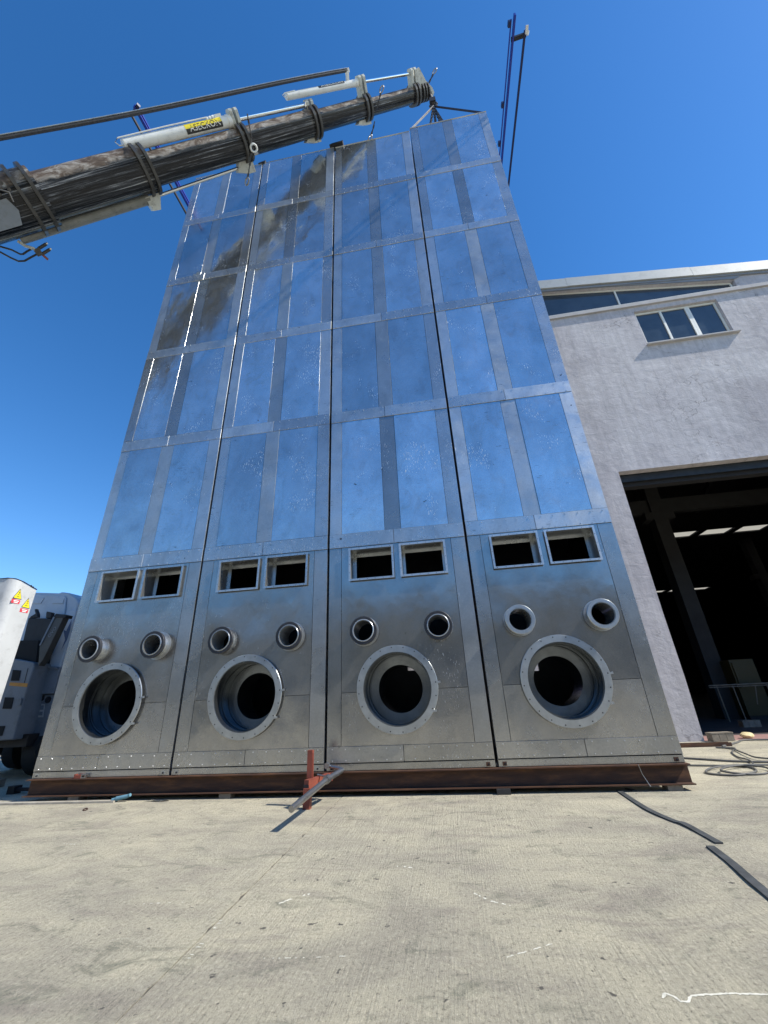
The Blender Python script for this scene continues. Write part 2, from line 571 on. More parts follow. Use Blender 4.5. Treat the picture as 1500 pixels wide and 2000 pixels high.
    def mesh(self, name):
        me = bpy.data.meshes.new(name)
        me.from_pydata([tuple(x) for x in self.v], [], self.f)
        me.polygons.foreach_set('use_smooth', self.s)
        bm = bmesh.new()
        bm.from_mesh(me)
        bmesh.ops.remove_doubles(bm, verts=bm.verts, dist=1e-5)
        bmesh.ops.recalc_face_normals(bm, faces=bm.faces)
        bm.to_mesh(me)
        bm.free()
        if any(self.s):
            me.set_sharp_from_angle(angle=R(40))
        me.update()
        return me

    def build(self, name, mat, parent=None, mw=None, kind=None):
        return place(name, self.mesh(name), mat, parent, mw, kind)


def place(name, me, mat, parent=None, mw=None, kind=None):
    o = bpy.data.objects.new(name, me)
    COL.objects.link(o)
    if mat is not None and not me.materials:
        me.materials.append(M[mat] if isinstance(mat, str) else mat)
    mw = mw if mw is not None else Matrix.Identity(4)
    if parent is not None:
        o.parent = parent
        o.matrix_local = world_of(parent).inverted() @ mw
    else:
        o.matrix_world = mw
    WORLD[o.name] = mw.copy()
    if kind:
        o['kind'] = kind
    return o


WORLD = {}


def world_of(o):
    return WORLD[o.name]


def thing(name, label, cat, loc, group=None):
    o = bpy.data.objects.new(name, None)
    COL.objects.link(o)
    o.empty_display_size = 0.2
    o.location = loc
    WORLD[o.name] = Matrix.Translation(loc)
    o['label'] = label
    o['category'] = cat
    if group:
        o['group'] = group
    return o


def tag(o, label, cat, group=None):
    o['label'] = label
    o['category'] = cat
    if group:
        o['group'] = group
    return o


def circle(cx, cz, r, n=40, a0=0.0):
    return [(cx + r * math.cos(a0 + 2 * math.pi * i / n), cz + r * math.sin(a0 + 2 * math.pi * i / n)) for i in range(n)]


def text_mesh(s, size):
    cu = bpy.data.curves.new('lettering', 'FONT')
    cu.body = s
    cu.size = size
    cu.resolution_u = 3
    ob = bpy.data.objects.new('lettering', cu)
    COL.objects.link(ob)
    dg = bpy.context.evaluated_depsgraph_get()
    me = bpy.data.meshes.new_from_object(ob.evaluated_get(dg))
    bpy.data.objects.remove(ob)
    bpy.data.curves.remove(cu)
    return me


# ------------------------------------------------------------------ ground
g = MB()
g.add([(-400, -400, -0.006), (400, -400, -0.006), (400, 400, -0.006), (-400, 400, -0.006)], [(0, 1, 2, 3)])
ground = g.build('ground', 'joint_fill', kind='structure')
# cast slabs, 8 mm joints; the joint by the red stand runs slightly askew
JX = [(-400, -400), (-2.9, -2.8), (5.163, 5.46), (13.6, 13.8), (24, 24), (400, 400)]
JY = [-400, -14.0, 12.5, 400]
for i in range(len(JX) - 1):
    for j in range(len(JY) - 1):
        def jx(k, y):
            t = (0.32 - y) / 14.0
            return JX[k][0] + (JX[k][1] - JX[k][0]) * t
        y0, y1 = JY[j] + 0.004, JY[j + 1] - 0.004
        b = MB()
        ed = 0.006
        lo = [(jx(i, y0) + .004, y0), (jx(i + 1, y0) - .004, y0), (jx(i + 1, y1) - .004, y1), (jx(i, y1) + .004, y1)]
        # ragged, spalled joint edge near the camera
        side_r = []
        side_l = []
        ns = 420 if j == 1 else 2
        for q in range(ns + 1):
            y = y0 + (y1 - y0) * q / ns
            w = max(0, random.gauss(0.001, 0.0025)) if ns > 2 else 0
            if ns > 2 and random.random() < 0.06:
                w = random.uniform(0.01, 0.02)
            side_r.append((jx(i + 1, y) - 0.003 - w, y))
            w = max(0, random.gauss(0.001, 0.0025)) if ns > 2 else 0
            side_l.append((jx(i, y) + 0.003 + w, y))
        v = []
        f = []
        for (xl, y), (xr, _) in zip(side_l, side_r):
            v += [(xl, y, -0.0055), (xl, y, 0), (xr, y, 0), (xr, y, -0.0055)]
        for q in range(ns):
            k = q * 4
            for a in range(3):
                f.append((k + a, k + a + 1, k + a + 5, k + a + 4))
        f.append((0, 1, 2, 3))
        b.add(v, f)
        b.build('concrete_slab', 'concrete', ground)


# sprayed paint line and chalky scuffs on the yard
def scuff(pts, w, name='paint_mark', mat='white_paint', dens=1.0):
    """ragged sprayed or scraped stroke; dens below 1 leaves gaps"""
    b = MB()
    P = [Vector((*q, 0)) for q in pts]
    seq = []
    for k in range(len(P) - 1):
        L = (P[k + 1] - P[k]).length
        n = max(2, int(L / 0.008))
        seq += [P[k].lerp(P[k + 1], i / n) for i in range(n)]
    seq.append(P[-1])
    rows = []
    for i, q in enumerate(seq):
        d = (seq[min(i + 1, len(seq) - 1)] - seq[max(i - 1, 0)]).normalized()
        sd = Vector((-d.y, d.x, 0))
        wob = sd * random.gauss(0, w * .10)
        rows.append((q + wob + sd * w * random.uniform(.22, .62), q + wob - sd * w * random.uniform(.22, .62)))
    gap = 0
    for i in range(len(rows) - 1):
        if gap > 0:
            gap -= 1
            continue
        if random.random() > dens:
            gap = random.randint(1, 4)
            continue
        a, c = rows[i]
        e, f = rows[i + 1]
        b.add([(a.x, a.y, .0015), (e.x, e.y, .0015), (f.x, f.y, .0015), (c.x, c.y, .0015)], [(0, 1, 2, 3)])
    return b.build(name, mat, ground)


scuff([(7.637, -4.069), (7.66, -4.035), (7.685, -4.05), (7.70, -4.09), (7.73, -4.085), (7.763, -4.044), (7.92, -4.02), (8.085, -4.016), (8.35, -4.01)], 0.013, dens=0.97)
scuff([(5.551, -3.26), (5.64, -3.16), (5.733, -3.098)], 0.018, dens=0.8)
scuff([(6.867, -3.064), (6.98, -3.18), (7.1, -3.241)], 0.016, dens=0.72)
scuff([(7.003, -3.801), (7.12, -3.74), (7.293, -3.643)], 0.010, dens=0.8)
scuff([(5.677, -3.885), (5.9, -3.87), (6.174, -3.838)], 0.008, dens=0.6)
scuff([(4.55, -3.30), (4.80, -3.27), (5.0, -3.25)], 0.010, dens=0.7)
scuff([(2.6, -2.0), (2.9, -2.06)], 0.02, dens=0.6)
scuff([(5.30, -3.95), (5.285, -3.72), (5.262, -3.50)], 0.022, dens=0.45)
scuff([(6.234, -2.6), (6.31, -2.59), (6.402, -2.619)], 0.022, dens=0.7)

# ------------------------------------------------------------------ tower of four modules
XS = [0.0, 2.437, 4.904, 7.368, 9.80]
ROWS = [0.30, 3.732, 6.533, 9.325, 12.104, 14.902]
TOPS = [17.60, 17.62, 17.60, 17.76]
DEPTH = 2.44
BAND = 0.27
SEAM = [0.0, 0.093, 0.424, 0.546, 0.897, 1.0]
MLAB = ['leftmost tall galvanised steel module of the tower, beside the parked white truck',
        'second tall galvanised steel module from the left, with the boom shadow and reflection on its upper panels',
        'third tall galvanised steel module from the left, standing behind the joint in the yard',
        'rightmost tall galvanised steel module, with pale pipe flanges and slings on its top']
for mi in range(4):
    x0, x1 = XS[mi] + 0.02, XS[mi + 1] - 0.02
    W = x1 - x0
    top = TOPS[mi]
    rnd = random.Random(100 + mi)
    root = thing('steel_module', MLAB[mi], 'steel module', (x0 + W / 2, DEPTH / 2, 0.30), 'four modules of the tower')
    U = lambda u: x0 + u
    # casing: sides, back, top, bottom
    t_ = 0.006
    b = MB()
    b.box(x0, x0 + t_, 0.001, DEPTH, 0.301, top - .001)
    b.box(x1 - t_, x1, 0.001, DEPTH, 0.301, top - .001)
    bo = [(x0 + t_, .301), (x1 - t_, .301), (x1 - t_, top - .001), (x0 + t_, top - .001)]
    hx = {2: (5.97, 6.35, 1.735), 3: (8.30, 8.63, 1.60)}.get(mi)
    b.holed(bo, [[(hx[0], hx[2]), (hx[1], hx[2]), (hx[1], hx[2] + .3), (hx[0], hx[2] + .3)]] if hx else [], DEPTH - t_, DEPTH)
    b.box(x0 + t_, x1 - t_, 0.001, DEPTH - t_, top - .009, top - .002)
    b.box(x0 + t_, x1 - t_, 0.001, DEPTH - t_, 0.302, 0.31)
    b.build('casing', 'galv_strip', root)
    b = MB()  # dark partition, linings and floor added to keep the hollow in shade
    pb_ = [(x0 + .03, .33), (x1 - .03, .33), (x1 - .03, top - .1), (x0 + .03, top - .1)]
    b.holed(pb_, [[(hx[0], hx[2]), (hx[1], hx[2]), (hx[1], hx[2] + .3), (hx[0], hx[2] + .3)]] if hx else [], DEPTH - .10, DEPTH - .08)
    b.build('shade_partition', 'dark_inside', root)
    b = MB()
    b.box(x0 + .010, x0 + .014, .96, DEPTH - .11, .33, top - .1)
    b.build('shade_lining', 'dark_inside', root)
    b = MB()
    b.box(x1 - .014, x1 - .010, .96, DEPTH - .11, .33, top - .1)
    b.build('shade_lining', 'dark_inside', root)
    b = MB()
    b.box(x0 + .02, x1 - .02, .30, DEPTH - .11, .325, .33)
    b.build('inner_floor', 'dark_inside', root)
    # base channel
    b = MB()
    b.plate(x0, x1, 0.302, 0.392, 0.0, -0.010)
    b.build('base_channel', 'galv_low_strip', root)
    for cu_ in (.085, W - .10):
        b = MB()
        b.box(U(cu_ - .028), U(cu_ + .028), -.020, -.0101, .318, .366)
        cl = b.build('base_clip', 'rust' if mi > 1 else 'galv_flange', root)
        b = MB()
        b.rod((U(cu_ + .008), -.034, .340), (U(cu_ + .008), -.0201, .340), .013, n=6)
        b.build('nut', 'black', cl)
    zs = ROWS + [top]
    bolts = MB()

    def bolt(x, z, y):
        r = 0.0105
        prof = [(0.0, -0.012), (r * .8, -0.011), (r, -0.004), (r, 0.0)]
        n = 6
        v = []
        for i in range(n):
            a = 2 * math.pi * i / n
            for rr, yy in prof[1:]:
                v.append((x + rr * math.cos(a), y + yy, z + rr * math.sin(a)))
        f = []
        for i in range(n):
            j = (i + 1) % n
            for k in range(2):
                f.append((i * 3 + k, i * 3 + k + 1, j * 3 + k + 1, j * 3 + k))
        f.append(tuple(i * 3 for i in range(n)))
        bolts.add(v, f)

    for ri, z in enumerate(ROWS):
        zb = z if ri else 0.396
        h = BAND if ri else 0.212
        sp = W * rnd.uniform(.47, .5)
        for (a, c) in ((0, sp - .002), (sp + .002, W)):
            b = MB()
            b.plate(U(a), U(c), zb + .004, zb + h, 0.0, -0.014 - rnd.random() * .004, 0.003)
            b.build('band', 'galv_strip' if ri else 'galv_low_strip', root)
        nb = 12
        for k in range(nb):
            bx = U(0.09 + (W - .18) * k / (nb - 1))
            bolt(bx + rnd.gauss(0, .006), zb + .035 + rnd.gauss(0, .003), -0.014)
            bolt(bx + rnd.gauss(0, .006), zb + h - .035 + rnd.gauss(0, .003), -0.014)
    # upper rows: two big sheets between three strips
    for ri in range(1, 6):
        za, zb = zs[ri] + BAND + .003, zs[ri + 1] - .004
        for k in range(5):
            a, c = SEAM[k] * W + .0025, SEAM[k + 1] * W - .0025
            if k in (1, 3):
                yf = -0.005 - rnd.random() * 0.005
                nm, mt = 'panel', 'galv'
            elif k == 2:
                yf = -0.002 - rnd.choice((0.0, 0.004, 0.011))
                nm, mt = 'middle_strip', 'galv_mid'
            else:
                yf = -0.003 - rnd.choice((0.0, 0.006, 0.011))
                nm, mt = 'side_strip', 'galv_strip'
            if mi > 1:
                yf *= 0.5
            b = MB()
            b.plate(U(a), U(c), za, zb, 0.0, yf - 0.004, 0.0008)
            b.build(nm, mt, root)
    # bottom storey
    za, zb = 0.611, ROWS[1] - .004
    for a, c in ((0, .09), (.90, 1)):
        b = MB()
        b.plate(U(a * W + .0005), U(c * W - .0005), za, zb, 0.0, -0.009, .001)
        b.build('side_strip', 'galv_low_strip', root)
    bc = (U(1.108), 1.368)           # big duct centre
    zsm = 1.335
    rn = 0.545
    pl, pr = U(.09 * W + .006), U(.90 * W - .006)
    a0 = math.asin((zsm - .003 - bc[1]) / rn)
    arc = [(bc[0] + rn * math.cos(t), bc[1] + rn * math.sin(t)) for t in [math.pi - a0 + (math.pi + 2 * a0) * i / 30 for i in range(31)]]
    b = MB()
    b.holed([(pl, za), (pr, za), (pr, zsm - .003)] + list(reversed(arc)) + [(pl, zsm - .003)], [], -0.008, 0.0)
    b.build('panel', 'galv_low', root)
    a1 = math.asin((zsm + .003 - bc[1]) / rn)
    arc = [(bc[0] + rn * math.cos(t), bc[1] + rn * math.sin(t)) for t in [math.pi - a1 - (math.pi - 2 * a1) * i / 30 for i in range(31)]]
    smalls = [(U(.615), 2.245), (U(1.822), 2.245)]
    wins = [(U(.362), U(1.165)), (U(1.268), U(2.075))]
    wz0, wz1 = 3.098, 3.695
    holes = [circle(cx, cz, .176, 28) for cx, cz in smalls]
    holes += [[(a + .03, wz0 + .03), (c - .03, wz0 + .03), (c - .03, wz1 - .03), (a + .03, wz1 - .03)] for a, c in wins]
    b = MB()
    b.holed([(pl, zsm + .003)] + arc + [(pr, zsm + .003), (pr, zb), (pl, zb)], holes, -0.008, 0.0)
    b.build('panel', 'galv_low', root)
    # rectangular vents
    for a, c in wins:
        b = MB()
        w_ = .034
        outer = [(a, wz0), (c, wz0), (c, wz1), (a, wz1)]
        inner = [(a + w_, wz0 + w_), (c - w_, wz0 + w_), (c - w_, wz1 - w_), (a + w_, wz1 - w_)]
        b.holed(outer, [inner], -0.060, -0.052)
        e_ = .006
        o2 = [(a + w_ - e_, wz0 + w_ - e_), (c - w_ + e_, wz0 + w_ - e_), (c - w_ + e_, wz1 - w_ + e_), (a + w_ - e_, wz1 - w_ + e_)]
        b.holed(o2, [[(q[0] + (e_ - .001) * (1 if q[0] < (a + c) / 2 else -1), q[1] + (e_ - .001) * (1 if q[1] < (wz0 + wz1) / 2 else -1)) for q in o2]], -0.0525, -0.006)
        fr = b.build('vent_frame', 'galv_frame', root)
        b = MB()
        d0, d1 = 0.004, 0.30
        i0, i1, k0, k1 = a + w_ + .002, c - w_ - .002, wz0 + w_ + .002, wz1 - w_ - .002
        b.box(i0 - .004, i0, d0, d1, k0, k1)
        b.box(i1, i1 + .004, d0, d1, k0, k1)
        b.box(i0 - .004, i1 + .004, d0, d1, k1, k1 + .004)
        b.box(i0 - .004, i1 + .004, d0, d1, k0 - .004, k0)
        b.build('sleeve', 'galv_frame', fr)
        b = MB()
        b.holed([(i0, k0), (i1, k0), (i1, k1), (i0, k1)], [[(i0 + .035, k0 + .035), (i1 - .035, k0 + .035), (i1 - .035, k1 - .035), (i0 + .035, k1 - .035)]], .285, .291)
        b.build('back_lip', 'galv_frame', fr)
        b = MB()
        for k in range(6):
            xx = a + .06 + (c - a - .12) * k / 5
            for zz in (wz0 + w_ / 2, wz1 - w_ / 2):
                b.rod((xx, -0.0615, zz), (xx, -0.0595, zz), .006, n=6)
        for k in range(1, 4):
            zz = wz0 + (wz1 - wz0) * k / 4
            for xx in (a + w_ / 2, c - w_ / 2):
                b.rod((xx, -0.0615, zz), (xx, -0.0595, zz), .006, n=6)
        b.build('bolt_holes', 'hole', fr, kind='stuff')
    # small pipe stubs
    for si, (cx, cz) in enumerate(smalls):
        pale = mi == 3
        q = -0.15 if pale else (-0.17 if mi == 0 else -0.13)
        b = MB()
        b.lathe((cx, cz), [(.162, q), (.172, q), (.172, .28), (.162, .28)], 40)
        st = b.build('pipe_stub', 'galv_frame', root)
        b = MB()
        b.ring((cx, cz), .173, .224, q - .012, q + .03, 40, .006)
        b.build('flange', 'galv_flange' if pale else 'rubber', st)
        if not pale:
            b = MB()
            b.ring((cx, cz), .160, .176, q - .020, q + .001, 40, .004)
            b.build('lip', 'galv_frame', st)
        b = MB()
        b.ring((cx, cz), .172, .235, -.012, -.0082, 40)
        b.build('collar_plate', 'galv_strip', st)
    # big round duct
    b = MB()
    b.lathe(bc, [(.512, -.055), (.522, -.055), (.522, .40), (.512, .40)], 64)
    du = b.build('duct_collar', 'duct_inside', root)
    b = MB()
    b.ring(bc, .524, .626, -.075, -.056, 64, .004)
    b.build('flange', 'galv_flange', du)
    b = MB()
    for k in range(20):
        a = 2 * math.pi * (k + .3) / 20
        p = (bc[0] + .595 * math.cos(a), bc[1] + .595 * math.sin(a))
        b.rod((p[0], -.0765, p[1]), (p[0], -.0745, p[1]), .0095, n=8)
    b.build('bolt_holes', 'hole', du, kind='stuff')
    for a in (-.55, .08):
        b = MB()
        p = Vector((bc[0] + .64 * math.cos(a), 0, bc[1] + .64 * math.sin(a)))
        b.bar((p.x - .02, -.066, p.z), (p.x + .028, -.066, p.z + .008), .02, .03)
        b.build('clip', 'galv_flange', du)
    b = MB()
    b.lathe(bc, [(.36, .40), (.507, .385), (.507, .39), (.365, .41), (.365, .95), (.36, .95)], 64)
    b.build('inner_ring', 'duct_inside', du)
    b = MB()
    b.ring(bc, .49, .507, .16, .185, 64, .004)
    b.build('seam_ring', 'duct_inside', du)
    bolts.build('bolts', 'galv_bolt', root, kind='stuff')
    # lifting lugs and edge angle on the top
    b = MB()
    b.plate(x0, x1, top - .012, top + .012, 0.004, -0.022, .003)
    b.build('top_angle', 'galv_strip', root)
    if mi in (0, 1):
        b = MB()
        lx = x1 - .02
        b.prism([(lx - .12, top + .014), (lx + .12 + .2 * mi, top + .014), (lx + .14 + .2 * mi, top + .10), (lx - .02, top + .06)], -0.05 - .06 * mi, 0.10)
        b.build('lifting_lug', 'black', root)

# ------------------------------------------------------------------ I-beams and packers
def ibeam(y, label):
    b = MB()
    xa, xb = 0.0, 9.80
    zb, zt = 0.066, 0.298
    b.box(xa, xb, y - .10, y + .10, zt - .014, zt)
    b.box(xa, xb, y - .10, y + .10, zb, zb + .014)
    b.box(xa, xb, y - .006, y + .006, zb + .014, zt - .014)
    o = b.build('steel_i_beam', 'rust')
    tag(o, label, 'steel beam', 'rusty beams under the tower')
    return o


ibeam(0.02, 'long rusty brown I-beam along the front foot of the tower')
ibeam(2.25, 'rusty I-beam under the rear edge of the tower, behind the front beam')
for k, (xx, lab) in enumerate(((7.40, 'small grey packing block under the front beam below the third module seam'),
                               (0.9, 'flat dark packing block under the left end of the front beam'),
                               (9.55, 'flat dark packing block under the right end of the front beam'),
                               (3.4, 'flat dark packing block under the front beam below the second module'))):
    b = MB()
    b.box(xx - .09, xx + .09, -.11 if k == 0 else -.06, .12, 0.001, .0645)
    bv = b.build('packing_block', 'wood' if k else 'inner_col')
    tag(bv, lab, 'packing block', 'packing blocks under the beam')
for k, xx in enumerate((0.9, 5.0, 9.0)):
    b = MB()
    b.box(xx - .09, xx + .09, 2.17, 2.33, 0.001, .0645)
    tag(b.build('packing_block', 'wood'), ('flat dark packing block under the left end of the rear beam', 'flat dark packing block under the middle of the rear beam', 'flat dark packing block under the right end of the rear beam')[k], 'packing block', 'packing blocks under the rear beam')
# tie wire round the beam
b = MB()
b.path([(9.17, -.083, .302), (9.17, -.086, .29), (9.20, -.05, .19), (9.24, -.083, .075), (9.25, -.087, .06)], .004, 6)
tag(b.build('tie_wire', 'steel'), 'thin pale tie wire over the right end of the rusty front beam', 'wire')
# red clamp on the beam
t = thing('beam_clamp', 'small red clamp sitting on the left part of the rusty beam', 'clamp', (0.93, -.05, .30))
b = MB()
b.box(.84, .955, -.075, -.025, .299, .345)
b.box(.84, .862, -.076, -.024, .345, .358)
b.build('clamp_body', 'red', t)
b = MB()
b.holed([(.957, .30), (1.03, .30), (1.045, .352), (.957, .352)], [[(.972, .312), (1.018, .312), (1.028, .34), (.972, .34)]], -.07, -.03)
b.build('clamp_jaw', 'steel', t)

# ------------------------------------------------------------------ blue frame above the tower
t = thing('blue_lifting_frame', 'blue steel frame whose two long arms reach past both sides of the tower top', 'steel frame', (4.9, 3.2, 0))
ZB = 18.2


def ibox(b, p0, p1, w, h):
    b.bar(p0, p1, w, h)


b = MB()
b.bar((10.50, -1.78, ZB), (10.50, 3.2, ZB), .045, .16)
b.bar((10.41, -1.70, ZB), (10.41, 3.2, ZB), .03, .05)
b.build('arm', 'blue', t)
b = MB()
b.bar((10.83, -1.42, ZB), (10.83, 3.2, ZB), .055, .08)
b.build('side_rail', 'navy', t)
b = MB()
b.bar((10.46, -1.30, ZB), (10.87, -1.33, ZB + .01), .09, .09)
b.build('end_bracket', 'black', t)
b = MB()
b.bar((10.86, -1.36, ZB - .06), (10.86, -1.52, ZB - .02), .07, .10)
b.rod((10.89, -1.40, ZB - .05), (10.89, -1.34, ZB - .10), .05, .03, 10)
b.build('end_lamp', 'crane_white', t)
for yy in (-1.62, .10, 1.1):
    b = MB()
    b.box(10.33, 10.40, yy - .06, yy + .06, ZB - .07, ZB + .07)
    b.build('pad', 'navy', t)
b = MB()
b.bar((-.98, -1.86, ZB), (-.98, 3.2, ZB), .05, .16)
b.bar((-.90, -1.80, ZB), (-.90, 3.2, ZB), .04, .06)
b.build('arm', 'blue', t)
b = MB()
b.bar((-1.05, -1.75, ZB), (-.84, -1.85, ZB), .10, .10)
b.build('end_bracket', 'navy', t)
b = MB()
b.bar((-1.22, -1.68, ZB), (-1.22, 3.2, ZB), .05, .08)
b.build('side_rail', 'black', t)
b = MB()
b.bar((-1.25, 1.22, ZB), (-.88, 1.22, ZB), .12, .06)
b.build('cross_plate', 'blue', t)
b = MB()
b.box(-1.3, 10.9, 3.05, 3.35, ZB - .2, ZB + .18)
b.build('cross_beam', 'blue', t)
for xx in (2.0, 8.0):
    b = MB()
    b.box(xx - .15, xx + .15, 3.06, 3.34, 0.0, ZB - .201)
    b.build('post', 'blue', t)

# ------------------------------------------------------------------ crane boom
BA = Vector((-2.517, -2.5, 12.119))
ax = Vector((0.757, 0.198, 0.623)).normalized()
vv_ = Vector((0.652, -0.274, -0.706))
vv_ = (vv_ - ax * vv_.dot(ax)).normalized()     # boom side that faces the yard below
ez = vv_.cross(ax).normalized()
if ez.y > 0:
    ez = -ez
ey = ez.cross(ax)
BM = Matrix.Identity(4)
for i in range(3):
    BM[i][0] = ax[i]; BM[i][1] = ey[i]; BM[i][2] = ez[i]; BM[i][3] = BA[i]
SG = 1 if ey.dot(vv_) < 0 else -1               # local y sign: -SG is toward the viewer
crane = thing('mobile_crane', 'crane with long telescopic black and white boom reaching in over the tower', 'crane', (-14.0, -5.4, 0))


def poly_section(r, n=24, flat=1.0):
    """rounded boom profile in local (y, z): flattened back, round belly"""
    pts = []
    for i in range(n):
        a = 2 * math.pi * (i + .5) / n
        c, s = math.cos(a), math.sin(a)
        k = 1.0 / (abs(c) ** 2.5 + abs(s) ** 2.5) ** (1 / 2.5)
        pts.append((r * k * c * .92, r * k * s))
    return pts


def section(t0, t1, zc, r, r2=None):
    b = MB()
    r2 = r2 or r
    p0 = poly_section(r)
    p1 = poly_section(r2)
    n = len(p0)
    v = [(t0, y, z + zc) for y, z in p0] + [(t1, y, z + zc) for y, z in p1]
    b.add(v, [(i, (i + 1) % n, n + (i + 1) % n, n + i) for i in range(n)], True)
    b.add(v, [tuple(range(n)), tuple(range(n, 2 * n))])
    return b


def ringplate(b, t, th, zc, ri, ro, lean=0.0):
    pi_, po = poly_section(ri, 24), poly_section(ro, 24)
    n = len(po)
    v = []
    for tt in (t, t + th):
        v += [(tt + lean * z, y, z + zc) for y, z in po]
        v += [(tt + lean * z, y, z + zc) for y, z in pi_]
    f = []
    for i in range(n):
        j = (i + 1) % n
        f += [(i, j, 2 * n + j, 2 * n + i), (n + i, n + j, 3 * n + j, 3 * n + i),
              (i, j, n + j, n + i), (2 * n + i, 2 * n + j, 3 * n + j, 3 * n + i)]
    b.add(v, f)


SEC = [(-7.6, 0.98, 0.0, .60), (0.9, 3.62, -.02, .495), (3.5, 6.45, -.06, .365), (6.3, 9.05, -.04, .335),
       (8.9, 11.3, -.03, .275), (11.2, 13.62, -.05, .225), (13.5, 14.1, -.05, .16)]
parts = []
for i, (t0, t1, zc, r) in enumerate(SEC):
    o = section(t0, t1, zc, r).build('boom_section', 'boom', crane, BM)
    parts.append(o)
# end rings (a pair on the thick section) and yoke plates
for i, (tt, zc, ri, ro) in enumerate(((0.52, 0, .60, .70), (0.82, 0, .50, .69), (3.40, -.03, .36, .565), (3.60, -.04, .36, .555))):
    b = MB()
    ringplate(b, tt, .075, zc, ri, ro)
    b.build('collar', 'collar', parts[0] if i < 2 else parts[1], BM)


def yoke(par, tt, zc, r, ztop, wy, zlow=None, th=.075, lean=0.0):
    """plate round the section with a tall ear carrying the cylinder"""
    b = MB()
    for k in (0, 1):
        ringplate(b, tt + k * .16, th, zc, r * .97, r + .085)
    b.build('collar', 'collar', par, BM)
    b = MB()
    for k in (0, 1):
        x0_ = tt + k * .16
        ear = [(-wy, r * .75 + zc), (wy, r * .75 + zc), (wy * .95, ztop - .06), (wy * .55, ztop), (-wy * .55, ztop), (-wy * .95, ztop - .06)]
        n = len(ear)
        v = [(x0_ - .004, y, z) for y, z in ear] + [(x0_ + th + .004, y, z) for y, z in ear]
        b.add(v, [tuple(range(n)), tuple(reversed(range(n, 2 * n)))] + [(i, n + i, n + (i + 1) % n, (i + 1) % n) for i in range(n)])
    b.build('yoke_plate', 'yoke', par, BM)
    if zlow is not None:
        b = MB()
        low = [(tt - .34, zlow[0]), (tt + .02, zlow[1]), (tt + .22, zlow[1]), (tt + .22, -r + zc + .05), (tt - .2, -r + zc + .05)]
        b.prism([(x, z) for x, z in low], -.10, .10)
        b.build('lower_lug', 'yoke', par, BM)


yoke(parts[2], 6.42, -.05, .36, .70, .15, (-.62, -.72))
yoke(parts[3], 8.98, -.04, .33, .50, .11, (-.42, -.50))
yoke(parts[4], 11.12, -.03, .27, .735, .13, (-.36, -.44))
yoke(parts[5], 13.38, -.05, .22, .61, .12, None)
b = MB()
b.prism([(3.2, -.55), (3.26, -.86), (3.46, -.88), (3.66, -.52)], -.13, .13)
b.build('lower_lug', 'yoke', parts[1], BM)
# head plates and hook pin
b = MB()
for k in range(3):
    ringplate(b, 13.78 + k * .13, .05, -.05, .155, .255)
b.build('collar', 'collar', parts[6], BM)
b = MB()
for yy in (-.10, .10):
    b.prism([(13.62, .16), (13.62, .56), (13.74, .58), (14.02, .22), (14.3, .02), (14.38, -.12), (14.28, -.24), (14.0, -.2)], yy - .02, yy + .02)
b.rod((14.26, -.16, -.11), (14.26, .16, -.11), .04, n=12)
b.build('boom_head', 'yoke', parts[6], BM)

# extension cylinders with chrome rods
def cyl(t0, t1, z0, z1, r, tr, zr, rr):
    b = MB()
    b.rod((t0, 0, z0), (t1, 0, z1), r, n=28)
    b.rod((t0 - .03, 0, z0), (t0 + .06, 0, z0), r * .93, n=28)
    b.rod((t1 - .10, 0, z1), (t1 + .02, 0, z1), r * 1.08, n=28)
    c = b.build('extension_cylinder', 'crane_white', crane, BM)
    b = MB()
    b.rod((t1, 0, z1), (tr, 0, zr), rr, n=20)
    b.rod((tr - .03, -.09, zr), (tr - .03, .09, zr), rr * 1.5, n=14)
    b.build('rod', 'chrome', c, BM)
    return c


cA = cyl(3.36, 6.40, .50, .455, .142, 9.02, .385, .055)
cB = cyl(8.42, 11.10, .655, .58, .09, 13.55, .475, .05)
cC = cyl(0.0, 3.30, -.60, -.60, .125, 6.30, -.53, .042)
cC.data.materials.clear()
cC.data.materials.append(M['yoke_dull'])
# oil pipe on cylinder A and fittings
b = MB()
b.path([(3.40, -.06 * SG, .50), (3.22, -.07 * SG, .52), (3.16, -.07 * SG, .60), (3.26, -.07 * SG, .66), (4.6, -.07 * SG, .655), (5.75, -.06 * SG, .635)], .016, 8)
b.build('oil_pipe', 'crane_white', cA, BM)
b = MB()
for k in range(3):
    b.rod((5.72 + k * .085, -.04 * SG, .60), (5.77 + k * .085, -.04 * SG, .60), .05 + .004 * k, n=10)
b.box(5.98, 6.16, -.07, .03, .57, .655)
b.build('hose_fitting', 'white_print', cA, BM)
b = MB()
b.path([(8.44, -.03 * SG, .655), (8.30, -.05 * SG, .66), (8.25, -.05 * SG, .70), (8.34, -.05 * SG, .735), (8.7, -.05 * SG, .735)], .012, 8)
b.build('oil_pipe', 'crane_white', cB, BM)


